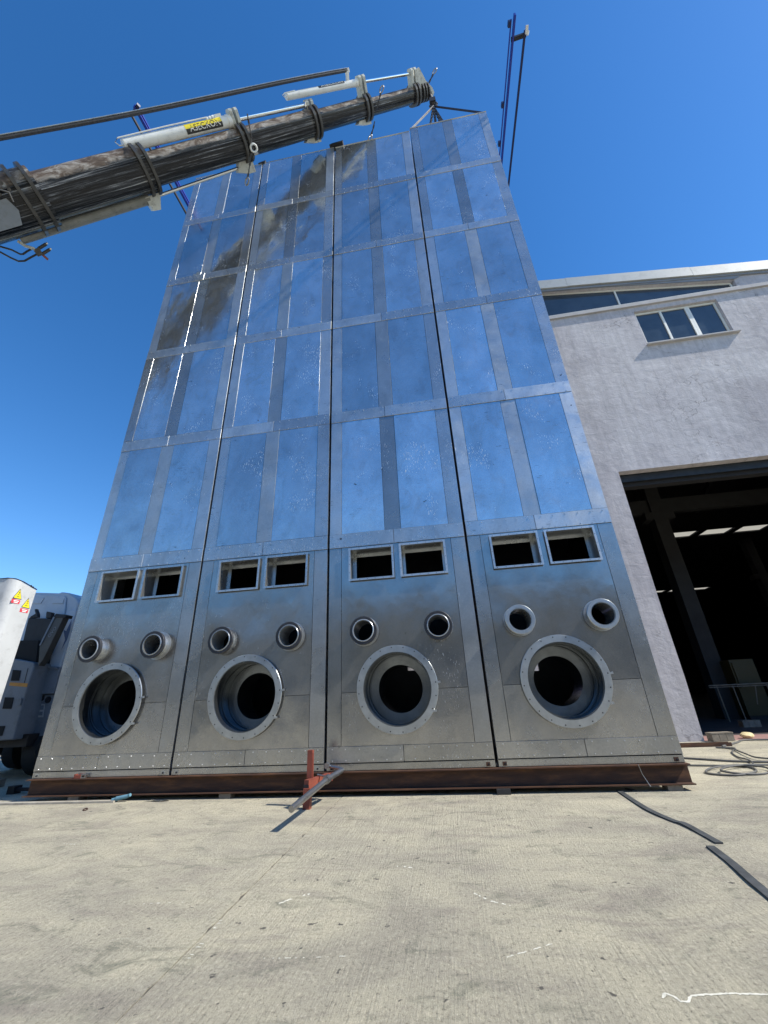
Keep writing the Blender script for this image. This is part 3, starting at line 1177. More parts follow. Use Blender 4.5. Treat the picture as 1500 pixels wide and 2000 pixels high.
# wrapped stickers with lettering
def wrapped(par, txt, t0, t1, z0, r, tmid, th0, th1, letters=True):
    def P(t, th, rr):
        return (t, -SG * rr * math.cos(th), z0 - (t - t0) * .016 + rr * math.sin(th))
    def patch(a0, a1, name, mat, rr):
        b = MB()
        n = 8
        v = []
        for i in range(n + 1):
            a = a0 + (a1 - a0) * i / n
            v += [P(t0, a, rr), P(t1, a, rr)]
        b.add(v, [(2 * i, 2 * i + 1, 2 * i + 3, 2 * i + 2) for i in range(n)], True)
        return b.build(name, mat, par, BM)
    patch(th0, tmid, 'sticker', 'sticker_black', r + .002)
    patch(tmid, th1, 'sticker', 'sticker_yellow', r + .002)
    me = text_mesh(txt, 1.0)
    xs = [v.co.x for v in me.vertices]
    ys = [v.co.y for v in me.vertices]
    xa, xb, ya, yb = min(xs), max(xs), min(ys), max(ys)
    bm = bmesh.new()
    bm.from_mesh(me)
    bmesh.ops.subdivide_edges(bm, edges=bm.edges, cuts=1)
    for v in bm.verts:
        u = (v.co.x - xa) / (xb - xa)
        w = (v.co.y - ya) / (yb - ya)
        pt = P(t0 + (t1 - t0) * (.10 + .84 * u), th0 + (th1 - th0) * (.20 + .62 * w), r + .004)
        v.co = Vector(pt)
    bm.to_mesh(me)
    bm.free()
    zc = z0 + (r + .004) * math.sin(tmid) - .005
    place('lettering', me, mk_print('print_' + par.name, zc), par, BM)


wrapped(cA, 'ASECKON', 5.02, 6.10, .476, .142, .25, -.55, 1.05)
wrapped(cB, 'ASECKON', 9.55, 10.55, .622, .09, 1.45, .45, 1.5)
# long hose pole carried above the boom, with its bracket
b = MB()
pts = []
for i in range(25):
    q = i / 24
    pts.append((-3.2 + 13.98 * q, 0, 1.16 - .275 * q + .02 * math.sin(q * 9)))
b.path(pts, .045, 8)
hp = b.build('hose_pole', 'rope', crane, BM)
b = MB()
b.path([(x, y - .02, z + .05) for x, y, z in pts], .014, 6)
b.build('thin_hose', 'steel', hp, BM)
b = MB()
b.bar((10.72, 0, .60), (10.78, 0, .90), .08, .08)
b.bar((10.70, 0, .87), (10.86, 0, .90), .05, .10)
b.build('bracket', 'crane_white', hp, BM)
# side plate and bolts on the thick section
b = MB()
b.prism([(-1.2, -.36), (.18, -.36), (.30, -.1), (.22, .14), (-1.2, .10)], -SG * .56, -SG * .60)
b.build('side_plate', 'truck_grey', parts[0], BM)
b = MB()
for dx, dz in ((0, 0), (.14, -.06), (.05, -.14), (.22, .03), (.28, -.10)):
    b.rod((.10 + dx, -SG * .55, .36 + dz), (.10 + dx, -SG * .66, .36 + dz), .035, n=8)
b.path([(-.3, -SG * .62, .40), (.0, -SG * .66, .42), (.2, -SG * .66, .30), (.34, -SG * .66, .22), (.30, -SG * .66, .05)], .02, 6)
b.build('hose_coupling', 'collar', parts[0], BM)
# valve block hanging below the boom with hoses
b = MB()
b.path([(-.10, -SG * .1, -.62), (-.02, -SG * .1, -.75), (.12, -SG * .1, -.86)], .035, 8)
vb = b.build('valve_bracket', 'yoke', crane, BM)
b = MB()
b.box(.08, .22, -.05, .05, -1.02, -.86)
b.rod((.20, 0, -.88), (.42, 0, -.84), .036, n=10)
b.rod((.20, 0, -1.0), (.42, 0, -.96), .036, n=10)
b.build('valve_block', 'collar', vb, BM)
b = MB()
b.rod((.38, 0, -.845), (.46, 0, -.83), .026, n=10)
b.rod((.38, 0, -.965), (.46, 0, -.95), .026, n=10)
b.build('couplings', 'chrome', vb, BM)
b = MB()
b.rod((.20, 0, -1.02), (.24, 0, -1.14), .03, n=10)
b.build('plug', 'red', vb, BM)
for k, dd in enumerate((0.0, .13)):
    b = MB()
    b.path([(-.75 + dd * .3, 0, -.52), (-.62 + dd, 0, -.66 + dd * .2), (-.46 + dd, 0, -.88 + dd), (-.36 + dd, 0, -.99 + dd * .9), (-.24 + dd * .5, 0, -1.02 + dd), (-.05, 0, -.99 + dd), (.10, 0, -.97 + dd)], .022, 8)
    b.build('hydraulic_hose', 'rubber', vb, BM)

# crane base standing out of frame to the left: knuckle, column, chassis with wheels
foot = BM @ Vector((-7.2, 0, 0))
b = MB()
b.box(foot.x - 1.1, foot.x + .3, foot.y - .5, foot.y + .5, 2.2, foot.z + .4)
b.box(foot.x - .9, foot.x + .1, foot.y - .7, foot.y + .7, 1.2, 2.2)
b.build('column', 'crane_white', crane)
b = MB()
b.box(foot.x - 6.0, foot.x + 2.2, foot.y - 1.2, foot.y + 1.2, .95, 1.2)
b.build('chassis', 'truck_grey', crane)
for dx in (-5.0, -1.6, 1.3):
    for sy in (-1, 1):
        b = MB()
        b.rod((foot.x + dx, foot.y + sy * .85, .52), (foot.x + dx, foot.y + sy * 1.15, .52), .52, n=28)
        b.build('wheel', 'tyre', crane)

# ------------------------------------------------------------------ hook, slings, hanging chains
HK = Vector((8.30, .30, 19.85))
headw = BM @ Vector((14.26, 0, -.11))
t = thing('crane_hook', 'dark steel hook and swivel hanging from the boom tip', 'hook', tuple(HK))
b = MB()
b.path([headw, headw.lerp(HK, .5), HK + Vector((0, 0, .12))], .05, 10)
b.box(HK.x - .10, HK.x + .10, HK.y - .07, HK.y + .07, HK.z + .02, HK.z + .28)
b.build('swivel', 'black', t)
b = MB()
b.path([HK + Vector((0.13 * math.cos(a), 0, -.10 + .15 * math.sin(a))) for a in [R(100 - 26 * i) for i in range(11)]], .035, 10)
b.build('hook', 'collar', t)
K0 = HK + Vector((0, 0, -.22))
for (p, mat, lab, w) in (((7.41, .03, 17.78), 'sling', 'pale webbing sling from the hook to the left front corner of the right module', .07),
                         ((9.74, .03, 17.78), 'sling_dark', 'dark webbing sling from the hook to the right front corner of the right module', .055),
                         ((7.43, 2.38, 17.78), 'sling_dark', 'dark sling from the hook to the left rear corner of the right module', .055),
                         ((9.72, 2.38, 17.78), 'sling_dark', 'dark sling from the hook to the right rear corner of the right module', .055)):
    b = MB()
    b.bar(K0, p, w, .018)
    b.rod((p[0], p[1], p[2] + .05), (p[0], p[1], p[2] - .02), .035, n=8)
    tag(b.build('lifting_sling', mat), lab, 'sling', 'slings on the right module')


def chain(pts, name, lab, eye=True, r=.02, mat='rope'):
    t = thing(name, lab, 'lifting chain', pts[0], 'short lifting chains hanging on the crane')
    b = MB()
    P = [Vector(p) for p in pts]
    for a, c in zip(P[:-1], P[1:]):
        L = (c - a).length
        n = max(2, int(L / .10))
        for i in range(n):
            p, q = a.lerp(c, i / n), a.lerp(c, (i + .95) / n)
            b.bar(p, q, r * (2.6 if i % 2 else 1.3), r * (1.3 if i % 2 else 2.6))
    b.build('links', mat, t)
    if eye:
        d = (P[-1] - P[-2]).normalized()
        s = Vector((1, 0, 0))
        c = P[-1] + d * .09
        b = MB()
        b.path([c + d * (.10 * math.cos(k * R(30))) + s * (.055 * math.sin(k * R(30))) for k in range(13)], .022, 6)
        b.build('eye', 'steel', t)
    return t


W_ = lambda x, y, z: tuple(BM @ Vector((x, y, z)))
vo = -SG * .38
chain([W_(6.80, vo, .50), W_(6.74, vo, .20), W_(6.62, vo, -.20), W_(6.30, vo, -.62), W_(6.18, vo, -.78)], 'hanging_chain', 'chain hanging down the third boom collar with a small eye at its end')
b = MB()
tt_ = thing('shackle', 'pale steel shackle on the boom collar above the second module', 'shackle', W_(6.68, vo, -.2))
b.path([Vector(W_(6.66 + .10 * math.cos(k * R(30)), vo - SG * .02, -.20 + .09 * math.sin(k * R(30)))) for k in range(13)], .028, 8)
b.build('bow', 'crane_white', tt_)
b = MB()
b.rod(W_(6.60, vo - SG * .02, -.34), W_(6.74, vo - SG * .02, -.33), .03, n=8)
b.build('pin', 'steel', tt_)
vo2 = -SG * .30
chain([W_(11.50, vo2, -.12), W_(11.62, vo2, .04), W_(11.76, vo2, .22)], 'hanging_chain', 'short chain lying up across the fifth boom collar')
chain([W_(11.32, vo2, -.40), W_(11.22, vo2, -.55), W_(11.08, vo2, -.70)], 'hanging_chain', 'short chain with pale hook hanging under the fifth boom collar')
chain([W_(14.20, 0, .10), W_(14.36, 0, .22), W_(14.52, 0, .34)], 'hanging_chain', 'short chain sticking up at the very tip of the boom')
for k, (dx, dz, lab) in enumerate(((-.22, -1.2, 'short dark chain hanging left of the crane hook'), (-.05, -1.75, 'dark chain hanging straight below the crane hook'),
                                   (.22, -1.6, 'thick dark chain hanging right of the crane hook'), (.40, -1.6, 'thin dark chain hanging farthest right of the crane hook'))):
    p = K0
    chain([tuple(p), (p.x + dx, p.y + .05 * k, p.z + dz)], 'hanging_chain', lab, eye=(k == 0), r=.03 if k < 3 else .02, mat='rope')

# ------------------------------------------------------------------ warehouse on the right
YW = 5.04
wh = thing('warehouse', 'grey stuccoed industrial hall with a big open doorway right of the tower', 'building', (20, YW, 0))
roofz = lambda x: 16.06 - .1194 * (x - 12.06)
stripz = lambda x: 15.57 - .156 * (x - 12.11)
WX0, WX1 = 3.0, 34.0
DX0, DX1, DZ = 12.52, 22.5, 7.24
b = MB()
outer = [(WX0, -.01), (DX0, -.01), (DX0 + .03, 1.4), (DX0 + .02, 3.0), (DX0 + .07, DZ), (DX1, DZ), (DX1, -.01), (WX1, -.01), (WX1, roofz(WX1) - .25), (WX0, roofz(WX0) - .25)]
win = [(14.89, 12.06), (17.68, 12.03), (17.68, 13.74), (14.89, 13.74)]
strip = [(8.6, 14.14), (18.55, 14.20), (18.58, 14.55), (8.6, stripz(8.6))]
b.holed(outer, [win, strip], YW, YW + .36)
b.build('front_wall', 'stucco', wh)
# ledge under the strip window
b = MB()
b.box(WX0, WX1, YW - .075, YW - .001, 13.97, 14.12)
b.build('ledge', 'plaster_trim', wh)
b = MB()
b.plate(8.5, 18.6, 14.121, 14.16, YW + .12, YW - .05, .003)
b.build('strip_sill', 'frame_white', wh)
# roof edge: bent sheet gutter in lengths
cuts = [2.8, 12.93, 17.30, 21.6, 26.0, 34.3]
for k in range(len(cuts) - 1):
    a, c = cuts[k] + .004, cuts[k + 1] - .004
    dz = (0, .02, -.01, .01, 0)[k]
    b = MB()
    v = []
    for x in (a, c):
        z = roofz(x) + dz * (1 if x == a else .2)
        v += [(x, YW - .12, z - .45), (x, YW - .125, z), (x, YW - .08, z + .04), (x, YW + .4, z + .06), (x, YW - .002, z - .45)]
    b.add(v, [(0, 1, 6, 5), (1, 2, 7, 6), (2, 3, 8, 7), (0, 5, 9, 4), (0, 4, 3, 2, 1), (5, 6, 7, 8, 9), (4, 9, 8, 3)])
    b.build('gutter', 'gutter', wh)
b = MB()
v = []
for x in (WX0, WX1):
    z = roofz(x)
    v += [(x, YW - .06, z - .55), (x, YW - .003, z - .55), (x, YW - .003, z - .46), (x, YW - .06, z - .46)]
b.add(v, [(0, 1, 5, 4), (1, 2, 6, 5), (2, 3, 7, 6), (3, 0, 4, 7), (0, 3, 2, 1), (4, 5, 6, 7)])
b.build('soffit', 'soffit', wh)
b = MB()  # dark sheet standing in for the eave's shade on the wall
b.prism([(8.55, stripz(8.55) + .004), (18.6, stripz(18.6) + .004), (18.9, 14.72), (18.9, roofz(18.9) - .452), (8.55, roofz(8.55) - .452)], YW - .03, YW - .004)
b.build('eave_shade', 'soffit', wh)


def window(x0, x1, z0, z1, bars, yb, fw=.06, ztr=None):
    fr = MB()
    zt = (lambda x: z1) if ztr is None else ztr
    fr.holed([(x0, z0), (x1, z0), (x1, zt(x1)), (x0, zt(x0))], [[(x0 + fw, z0 + fw), (x1 - fw, z0 + fw), (x1 - fw, zt(x1) - fw), (x0 + fw, zt(x0) - fw)]], yb, yb + .06)
    w = fr.build('window', 'frame_white', wh)
    xs = [x0 + fw] + [q for q in bars] + [x1 - fw]
    for q in bars:
        m_ = MB()
        m_.prism([(q - fw / 2, z0 + fw), (q + fw / 2, z0 + fw), (q + fw / 2, zt(q) - fw), (q - fw / 2, zt(q) - fw)], yb - .008, yb + .052)
        m_.build('mullion', 'frame_white', w)
    for k in range(len(xs) - 1):
        a, c = xs[k] - (fw / 2 if k == 0 else -.001), xs[k + 1] + (fw / 2 if k == len(xs) - 2 else -.001)
        g_ = MB()
        g_.prism([(a, z0 + fw * .6), (c, z0 + fw * .6), (c, zt(c) - fw * .6), (a, zt(a) - fw * .6)], yb + .03, yb + .038)
        g_.build('pane', 'glass', w)
    return w


w1 = window(14.90, 17.67, 12.09, 13.73, [15.80, 16.66, 16.74], YW + .10, .075)
b = MB()
b.box(14.84, 17.80, YW - .115, YW + .10, 12.035, 12.085)
b.build('sill', 'plaster_trim', w1)
window(8.62, 18.53, 14.165, None, [11.6, 14.62], YW + .12, .055, lambda x: stripz(x) - .012)
# door lintel with roller-shutter box, jamb
b = MB()
b.box(DX0 + .08, DX1, YW + .362, YW + .62, 6.86, 7.6)
b.build('shutter_box', 'inner_wall', wh)
b = MB()
b.box(DX0 + .10, DX1, YW + .25, YW + .30, 6.98, 7.23)
b.build('door_header', 'dark_inside', wh)
# inside: floor strip, walls, roof with translucent lights, columns, beam
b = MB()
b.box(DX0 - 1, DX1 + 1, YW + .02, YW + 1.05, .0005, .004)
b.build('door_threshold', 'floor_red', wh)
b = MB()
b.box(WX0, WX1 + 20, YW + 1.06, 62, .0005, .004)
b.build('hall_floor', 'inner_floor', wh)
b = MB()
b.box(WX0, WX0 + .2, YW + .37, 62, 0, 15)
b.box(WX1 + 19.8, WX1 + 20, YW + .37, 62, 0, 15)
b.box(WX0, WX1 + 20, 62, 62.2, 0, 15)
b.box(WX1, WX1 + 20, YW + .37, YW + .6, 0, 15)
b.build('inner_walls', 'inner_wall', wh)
ZR = 11.0
lights = []
for yy, xs in ((22.9, (23.4, 25.75, 28.1, 30.45, 32.8)), (43.4, (30.4, 32.75, 35.1))):
    for k, x in enumerate(xs):
        lights.append((x, x + 1.85, yy, yy + 1.3))
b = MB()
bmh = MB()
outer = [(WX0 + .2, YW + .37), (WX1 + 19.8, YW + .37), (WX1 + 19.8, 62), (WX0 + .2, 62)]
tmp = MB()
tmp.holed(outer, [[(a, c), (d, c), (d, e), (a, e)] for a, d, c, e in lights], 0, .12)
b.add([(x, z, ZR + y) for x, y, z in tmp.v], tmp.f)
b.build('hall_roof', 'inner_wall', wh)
for a, d, c, e in lights:
    b = MB()
    b.box(a + .01, d - .01, c + .01, e - .01, ZR + .10, ZR + .105)
    b.build('roof_light', 'roof_light', wh)
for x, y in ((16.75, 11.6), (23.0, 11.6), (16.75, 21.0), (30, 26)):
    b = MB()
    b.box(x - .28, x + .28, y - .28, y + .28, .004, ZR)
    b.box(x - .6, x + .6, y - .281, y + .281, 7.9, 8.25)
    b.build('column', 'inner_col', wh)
b = MB()
b.box(12.0, WX1, 11.45, 11.75, 8.251, 8.9)
b.build('crane_beam', 'inner_col', wh)
for k in range(5):
    b = MB()
    b.bar((11.5 + 6 * k, 6.5, 9.4), (16.5 + 6 * k, 18.0, 10.6), .14, .2)
    b.build('truss', 'inner_col', wh)

# ------------------------------------------------------------------ things in and before the doorway
b = thing('trestle_rail', 'low grey tubular rail standing inside the dark doorway', 'rail', (16.7, 10, 0))
m_ = MB()
m_.rod((15.6, 10, 1.13), (18.6, 10, 1.13), .022, n=8)
m_.rod((15.6, 10, 1.07), (18.6, 10, 1.07), .015, n=8)
m_.build('top_rail', 'wood', b)
for xx in (15.85, 16.35, 17.4, 18.2):
    m_ = MB()
    m_.rod((xx, 10, 1.10), (xx + .05, 10.05, .004), .02, n=8)
    m_.build('leg', 'wood', b)
m_ = MB()
m_.rod((16.9, 10, .5), (17.05, 10.0, 1.08), .015, n=8)
m_.build('brace', 'wood', b)
t = thing('yellow_machine', 'yellow machine cabinet by the column inside the hall', 'machine', (17.3, 11.0, 0))
m_ = MB()
m_.box(16.95, 17.75, 10.75, 11.3, .12, 1.95)
m_.box(17.0, 17.7, 10.7, 10.749, 1.0, 1.85)
m_.build('body', 'yellow', t)
m_ = MB()
m_.box(16.98, 17.72, 10.78, 11.28, .004, .12)
m_.build('plinth', 'black', t)
for k, (xx, yy, s, lab) in enumerate(((14.8, 12.5, 1.0, 'blue crate stack left inside the dark hall'), (15.9, 13.2, .8, 'lower blue crate stack beside the first in the dark hall'))):
    t = thing('blue_crate', lab, 'crate', (xx, yy, 0), 'crates inside the hall')
    for q in range(2):
        m_ = MB()
        z0 = .005 + q * .42 * s
        m_.box(xx - .5 * s, xx + .5 * s, yy - .35, yy + .35, z0, z0 + .03)
        for dz in (.05, .17, .29):
            m_.box(xx - .5 * s, xx + .5 * s, yy - .35, yy - .33, z0 + dz, z0 + dz + .09)
            m_.box(xx - .5 * s, xx - .48 * s, yy - .33, yy + .35, z0 + dz, z0 + dz + .09)
            m_.box(xx + .48 * s, xx + .5 * s, yy - .33, yy + .35, z0 + dz, z0 + dz + .09)
        m_.build('crate_tier', 'truck_blue', t)
for k, (xx, yy, rz, lab) in enumerate(((12.86, 5.0, .1, 'dark timber block lying against the foot of the door pier'), (15.35, 8.1, .05, 'grey timber block lying on the hall floor inside the doorway'))):
    t = thing('timber_block', lab, 'timber block', (xx, yy, 0), 'timber blocks at the doorway')
    mw = Matrix.Translation((xx, yy, .005)) @ Matrix.Rotation(rz, 4, 'Z')
    m_ = MB()
    m_.box(-.24, -.085, -.10, .10, 0, .15)
    m_.box(-.075, .075, -.10, .10, 0, .15)
    m_.box(.085, .24, -.10, .10, 0, .15)
    m_.build('timber', 'wood', t, mw)
    m_ = MB()
    m_.box(-.25, .25, -.105, .105, .151, .175)
    m_.build('top_board', 'wood', t, mw)
m_ = MB()
m_.v = []
me_ = MB()
bmq = bmesh.new()
bmesh.ops.create_icosphere(bmq, subdivisions=2, radius=.12)
for v in bmq.verts:
    v.co.x *= 1.25; v.co.z *= .62; v.co.y *= .9
    v.co += Vector((random.uniform(-.012, .012), random.uniform(-.012, .012), random.uniform(-.01, .01)))
    v.co.z = max(v.co.z, -.06)
me = bpy.data.meshes.new('foam_lump')
bmq.to_mesh(me)
bmq.free()
tag(place('foam_lump', me, 'pale', None, Matrix.Translation((13.62, 5.35, .066))), 'small pale yellow lump lying on the door threshold', 'lump')
# rusty channel lying across the doorway side
m_ = MB()
m_.box(10.2, 12.55, 4.05, 4.17, .002, .012)
m_.box(10.2, 12.55, 4.05, 4.06, .012, .075)
m_.box(10.2, 12.55, 4.16, 4.17, .012, .075)
tag(m_.build('steel_channel', 'rust'), 'short rusty steel channel lying on the ground before the door pier', 'steel channel')

# cables
def smooth_pts(pts, n=8):
    P = [Vector(p) for p in pts]
    out = []
    for i in range(len(P) - 1):
        p0, p1, p2, p3 = P[max(0, i - 1)], P[i], P[i + 1], P[min(len(P) - 1, i + 2)]
        for k in range(n):
            q = k / n
            out.append(.5 * ((2 * p1) + (p2 - p0) * q + (2 * p0 - 5 * p1 + 4 * p2 - p3) * q * q + (3 * p1 - p0 - 3 * p2 + p3) * q ** 3))
    out.append(P[-1])
    return out


m_ = MB()
zc = .016
m_.path(smooth_pts([(10.2, 1.9, zc), (10.6, 1.73, zc), (11.0, 1.62, zc), (11.3, 1.42, zc), (11.15, 1.05, zc), (10.75, .82, zc), (10.48, 1.02, zc), (10.72, 1.36, zc + .01), (11.15, 1.50, zc + .02), (11.42, 1.30, zc + .02), (11.3, .98, zc), (10.95, .86, zc), (10.70, 1.05, zc + .02), (10.95, 1.32, zc + .03), (11.4, 1.52, zc + .02), (11.9, 1.50, zc), (12.8, 1.35, zc), (14, 1.3, zc)]), .014, 7)
tag(m_.build('coiled_cable', 'cable'), 'dark cable coiled on the ground right of the beam end', 'cable', 'cables on the ground by the doorway')
m_ = MB()
m_.path(smooth_pts([(10.1, 2.75, zc), (10.8, 2.55, zc), (11.4, 2.05, zc), (12.0, 1.85, zc), (13.2, 1.75, zc), (14.5, 1.9, zc)]), .017, 7)
tag(m_.build('straight_cable', 'cable'), 'thick dark cable running from behind the tower to the right edge', 'cable', 'cables on the ground by the doorway')
m_ = MB()
m_.path(smooth_pts([(11.45, 1.55, zc), (11.62, 1.95, zc + .02), (11.75, 2.5, zc), (12.0, 3.1, zc), (12.35, 3.62, zc), (12.1, 3.8, zc), (12.25, 3.55, zc), (12.0, 2.7, zc + .02), (11.9, 2.2, zc + .02), (12.15, 1.86, zc + .03)]), .013, 7)
tag(m_.build('looped_cable', 'cable'), 'thin dark cable looping from the coil towards the door pier', 'cable', 'cables on the ground by the doorway')
m_ = MB()
m_.path(smooth_pts([(12.3, 3.95, zc), (12.9, 4.5, zc), (13.3, 4.9, zc), (14.0, 4.75, zc), (15.2, 4.3, zc)]), .02, 7)
tag(m_.build('doorway_cable', 'cable'), 'dark cable lying along the door threshold behind the coil', 'cable', 'cables on the ground by the doorway')

# straps on the yard
zs_ = .001
m_ = MB()
m_.ribbon(smooth_pts([(8.877, .02, zs_), (8.85, -.5, zs_), (8.842, -1.015, zs_ + .003), (8.90, -1.40, zs_), (8.94, -1.52, zs_ + .006), (8.955, -1.78, zs_), (8.955, -2.07, zs_)], 6), .062, .012)
tag(m_.build('rubber_strap', 'strap'), 'long dark rubber strip lying crooked on the concrete below the right module', 'rubber strip', 'rubber strips on the yard')
m_ = MB()
m_.ribbon(smooth_pts([(8.842, -2.15, zs_), (8.80, -2.5, zs_), (8.735, -2.85, zs_ + .004), (8.70, -3.1, zs_), (8.62, -3.6, zs_)], 6), .062, .012)
tag(m_.build('rubber_strap', 'strap'), 'straight dark rubber strip nearest the viewer at the right edge', 'rubber strip', 'rubber strips on the yard')
m_ = MB()
m_.ribbon([(9.02, .12, zs_), (9.05, .03, zs_), (9.06, -.05, zs_)], .06, .012)
tag(m_.build('rubber_strap', 'strap'), 'short stub of dark rubber strip at the foot of the beam', 'rubber strip', 'rubber strips on the yard')

# ------------------------------------------------------------------ red stand and pry bar
t = thing('red_stand', 'small red oxide steel stand on the concrete before the beam', 'stand', (4.87, -.7, 0))
m_ = MB()
m_.box(4.835, 4.925, -.755, -.665, 0, .225)
m_.build('front_leg', 'red', t)
m_ = MB()
m_.bar((4.865, -.72, .262), (5.03, -.16, .262), .07, .10)
m_.build('channel', 'red', t)
m_ = MB()
m_.bar((4.83, -.70, .235), (4.90, -.70, .235), .06, .045)
m_.build('end_stop', 'black', t)
m_ = MB()
m_.box(4.825, 4.895, -.60, -.53, .312, .635)
m_.build('upright', 'red', t)
m_ = MB()
m_.box(4.896, 4.905, -.585, -.56, .312, .60)
m_.build('edge_strip', 'red', t)
m_ = MB()
m_.rod((4.93, -.45, .33), (5.16, -.62, .315), .012, n=8)
m_.build('cross_pin', 'steel', t)
pb = thing('pry_bar', 'bare steel cranked lever bar leaning across the red stand', 'lever bar', (5.03, -1.6, .2))
m_ = MB()
m_.path([(5.033, -1.70, .205), (5.15, -.75, .32), (5.22, -.32, .345)], .034, 14)
m_.build('shaft', 'steel', pb)
m_ = MB()
m_.path(smooth_pts([(5.215, -.34, .343), (5.235, -.27, .350), (5.19, -.235, .365), (5.06, -.20, .385), (4.99, -.19, .40)], 5), .022, 10)
m_.build('crank', 'steel', pb)
m_ = MB()
m_.rod((4.99, -.235, .40), (4.985, -.165, .40), .038, n=14)
m_.build('knob', 'steel', pb)
m_ = MB()
m_.rod((5.145, -.79, .315), (5.155, -.71, .325), .048, n=14)
m_.build('sleeve', 'steel', pb)
# prop under the far end of the bar
# ------------------------------------------------------------------ small litter by the beam
m_ = MB()
m_.bar((-3.0, -.26, .013), (1.72, -.16, .013), .09, .024)
tag(m_.build('plank', 'plank'), 'long thin weathered plank on the ground at the left end of the beam', 'plank')
m_ = MB()
m_.path(smooth_pts([(1.66, -.165, .030), (1.76, -.15, .045), (1.84, -.13, .06), (1.93, -.14, .085)], 5), .022, 8)
m_.rod((1.72, -.155, .042), (1.89, -.135, .07), .030, .026, 9)
tag(m_.build('blue_rag', 'rag'), 'pale blue rag wrapped on the end of the long plank', 'rag')
m_ = MB()
m_.add([(2.20, -.22, .004), (2.30, -.16, .020), (2.44, -.20, .006), (2.58, -.15, .016), (2.56, -.09, .012), (2.42, -.11, .004), (2.28, -.10, .016)], [(0, 1, 6), (1, 2, 5, 6), (2, 3, 4, 5)])
sc_ = m_.build('sheet_scrap', 'galv_frame')
md = sc_.modifiers.new('thickness', 'SOLIDIFY')
md.thickness = .002
tag(sc_, 'bent offcut of sheet metal lying before the beam near the blue rag', 'scrap')
m_ = MB()
m_.path([(1.648 + .028 * math.cos(k * R(30)), -.63 + .022 * math.sin(k * R(30)), .012 + .008 * math.sin(k * R(30))) for k in range(13)], .008, 6)
tag(m_.build('steel_ring', 'rust'), 'small rusty ring lying on the concrete at the left', 'ring')

# ------------------------------------------------------------------ white cabinet at the left edge
CX, CY0, CY1 = -.93, -.56, -.10
t = thing('white_cabinet', 'tall white steel cabinet with two yellow warning stickers at the left edge', 'cabinet', (-1.7, -.3, 0))
m_ = MB()
pr_ = []
for k in range(7):
    a = R(-90 + 15 * k)
    pr_.append((CX - .16 + .16 * math.cos(a), CY0 + .16 + .16 * math.sin(a)))
pr_ += [(CX, CY1), (-3.0, CY1), (-3.0, CY0)]
n = len(pr_)
zt = lambda x, y: 3.555 - .27 * (y - CY0) * (1 if x > -1.4 else .6)
v = [(x, y, .35) for x, y in pr_] + [(x, y, zt(x, y)) for x, y in pr_]
m_.add(v, [(i, (i + 1) % n, n + (i + 1) % n, n + i) for i in range(n)], True)
m_.add(v, [tuple(range(n)), tuple(range(n, 2 * n))])
m_.build('body', 'cabinet', t)
m_ = MB()
m_.box(-2.9, CX - .1, CY0 + .08, CY1 - .05, .0, .35)
m_.build('plinth', 'black', t)
m_ = MB()
v = [(CX - .14 + .005, CY0 - .002, 0)]
m_.path([(-3.0, CY0 - .004, 3.565), (CX - .16, CY0 - .004, 3.565), (CX - .04, CY0 + .05, 3.555), (CX + .004, CY0 + .16, 3.525), (CX + .004, CY1, 3.445)], .010, 6)
m_.build('top_seal', 'black', t)
m_ = MB()
for (yy, zz) in ((-.20, 3.49), (-.16, 3.475)):
    m_.rod((CX - .03, yy, zz - .03), (CX - .03, yy, zz + .02), .012, n=6)
m_.build('studs', 'black', t)


def hazard(y0, z0, s, tilt=0.0):
    xx = CX + .003
    m_ = MB()
    tri = [(y0, z0), (y0 + s, z0), (y0 + s / 2, z0 + s * 1.15)]
    m_.add([(xx, y, z) for y, z in tri], [(0, 1, 2)])
    o = m_.build('warning_sticker', 'sticker_black', t)
    c = (y0 + s / 2, z0 + s * .38)
    m_ = MB()
    m_.add([(xx + .002, c[0] + (y - c[0]) * .84, c[1] + (z - c[1]) * .84) for y, z in tri], [(0, 1, 2)])
    m_.build('yellow_field', 'sticker_yellow', o)
    m_ = MB()
    q = xx + .004
    for pts in ([(-.10, .02), (.02, .04), (.10, .22), (.02, .26), (-.02, .12)], [(-.04, .30), (.06, .30), (.08, .40), (-.03, .41)], [(-.16, -.14), (.16, -.14), (.16, -.09), (-.16, -.08)]):
        m_.add([(q, c[0] + a * s, c[1] + b_ * s) for a, b_ in pts], [tuple(range(len(pts)))])
    m_.build('pictogram', 'sticker_black', o)
    m_ = MB()
    m_.add([(xx, y0 - .005, z0 - s * .52), (xx, y0 + s * .92, z0 - s * .52), (xx, y0 + s * .92, z0 - s * .10), (xx, y0 - .005, z0 - s * .10)], [(0, 1, 2, 3)])
    o = m_.build('red_sticker', 'sticker_red', t)
    m_ = MB()
    for k, (a, c_) in enumerate(((.18, .78), (.24, .70))):
        zz = z0 - s * (.24 + .16 * k)
        m_.add([(xx + .002, y0 + a * s, zz - .05 * s), (xx + .002, y0 + c_ * s, zz - .05 * s), (xx + .002, y0 + c_ * s, zz + .04 * s), (xx + .002, y0 + a * s, zz + .04 * s)], [(0, 1, 2, 3)])
    m_.build('print_line', 'white_print', o)


hazard(-.49, 3.20, .165)
hazard(-.285, 3.07, .165)

# ------------------------------------------------------------------ parked truck behind
YT = 2.2
t = thing('parked_truck', 'white truck seen from behind, parked in the shade left of the tower', 'truck', (-3.4, YT + 1, 0))
def at(px, py, Y):
    """where the sight line through a photo pixel meets the upright plane y = Y"""
    d = RIGHT * ((px - 750) / 784.6144) + FWD - UP * ((py - 1000) / 784.6144)
    q = CAM + d * ((Y - CAM.y) / d.y)
    return (q.x, q.z)


def zp(x, y, Y):
    return at(x * .244, 1113 + y * .244, Y)


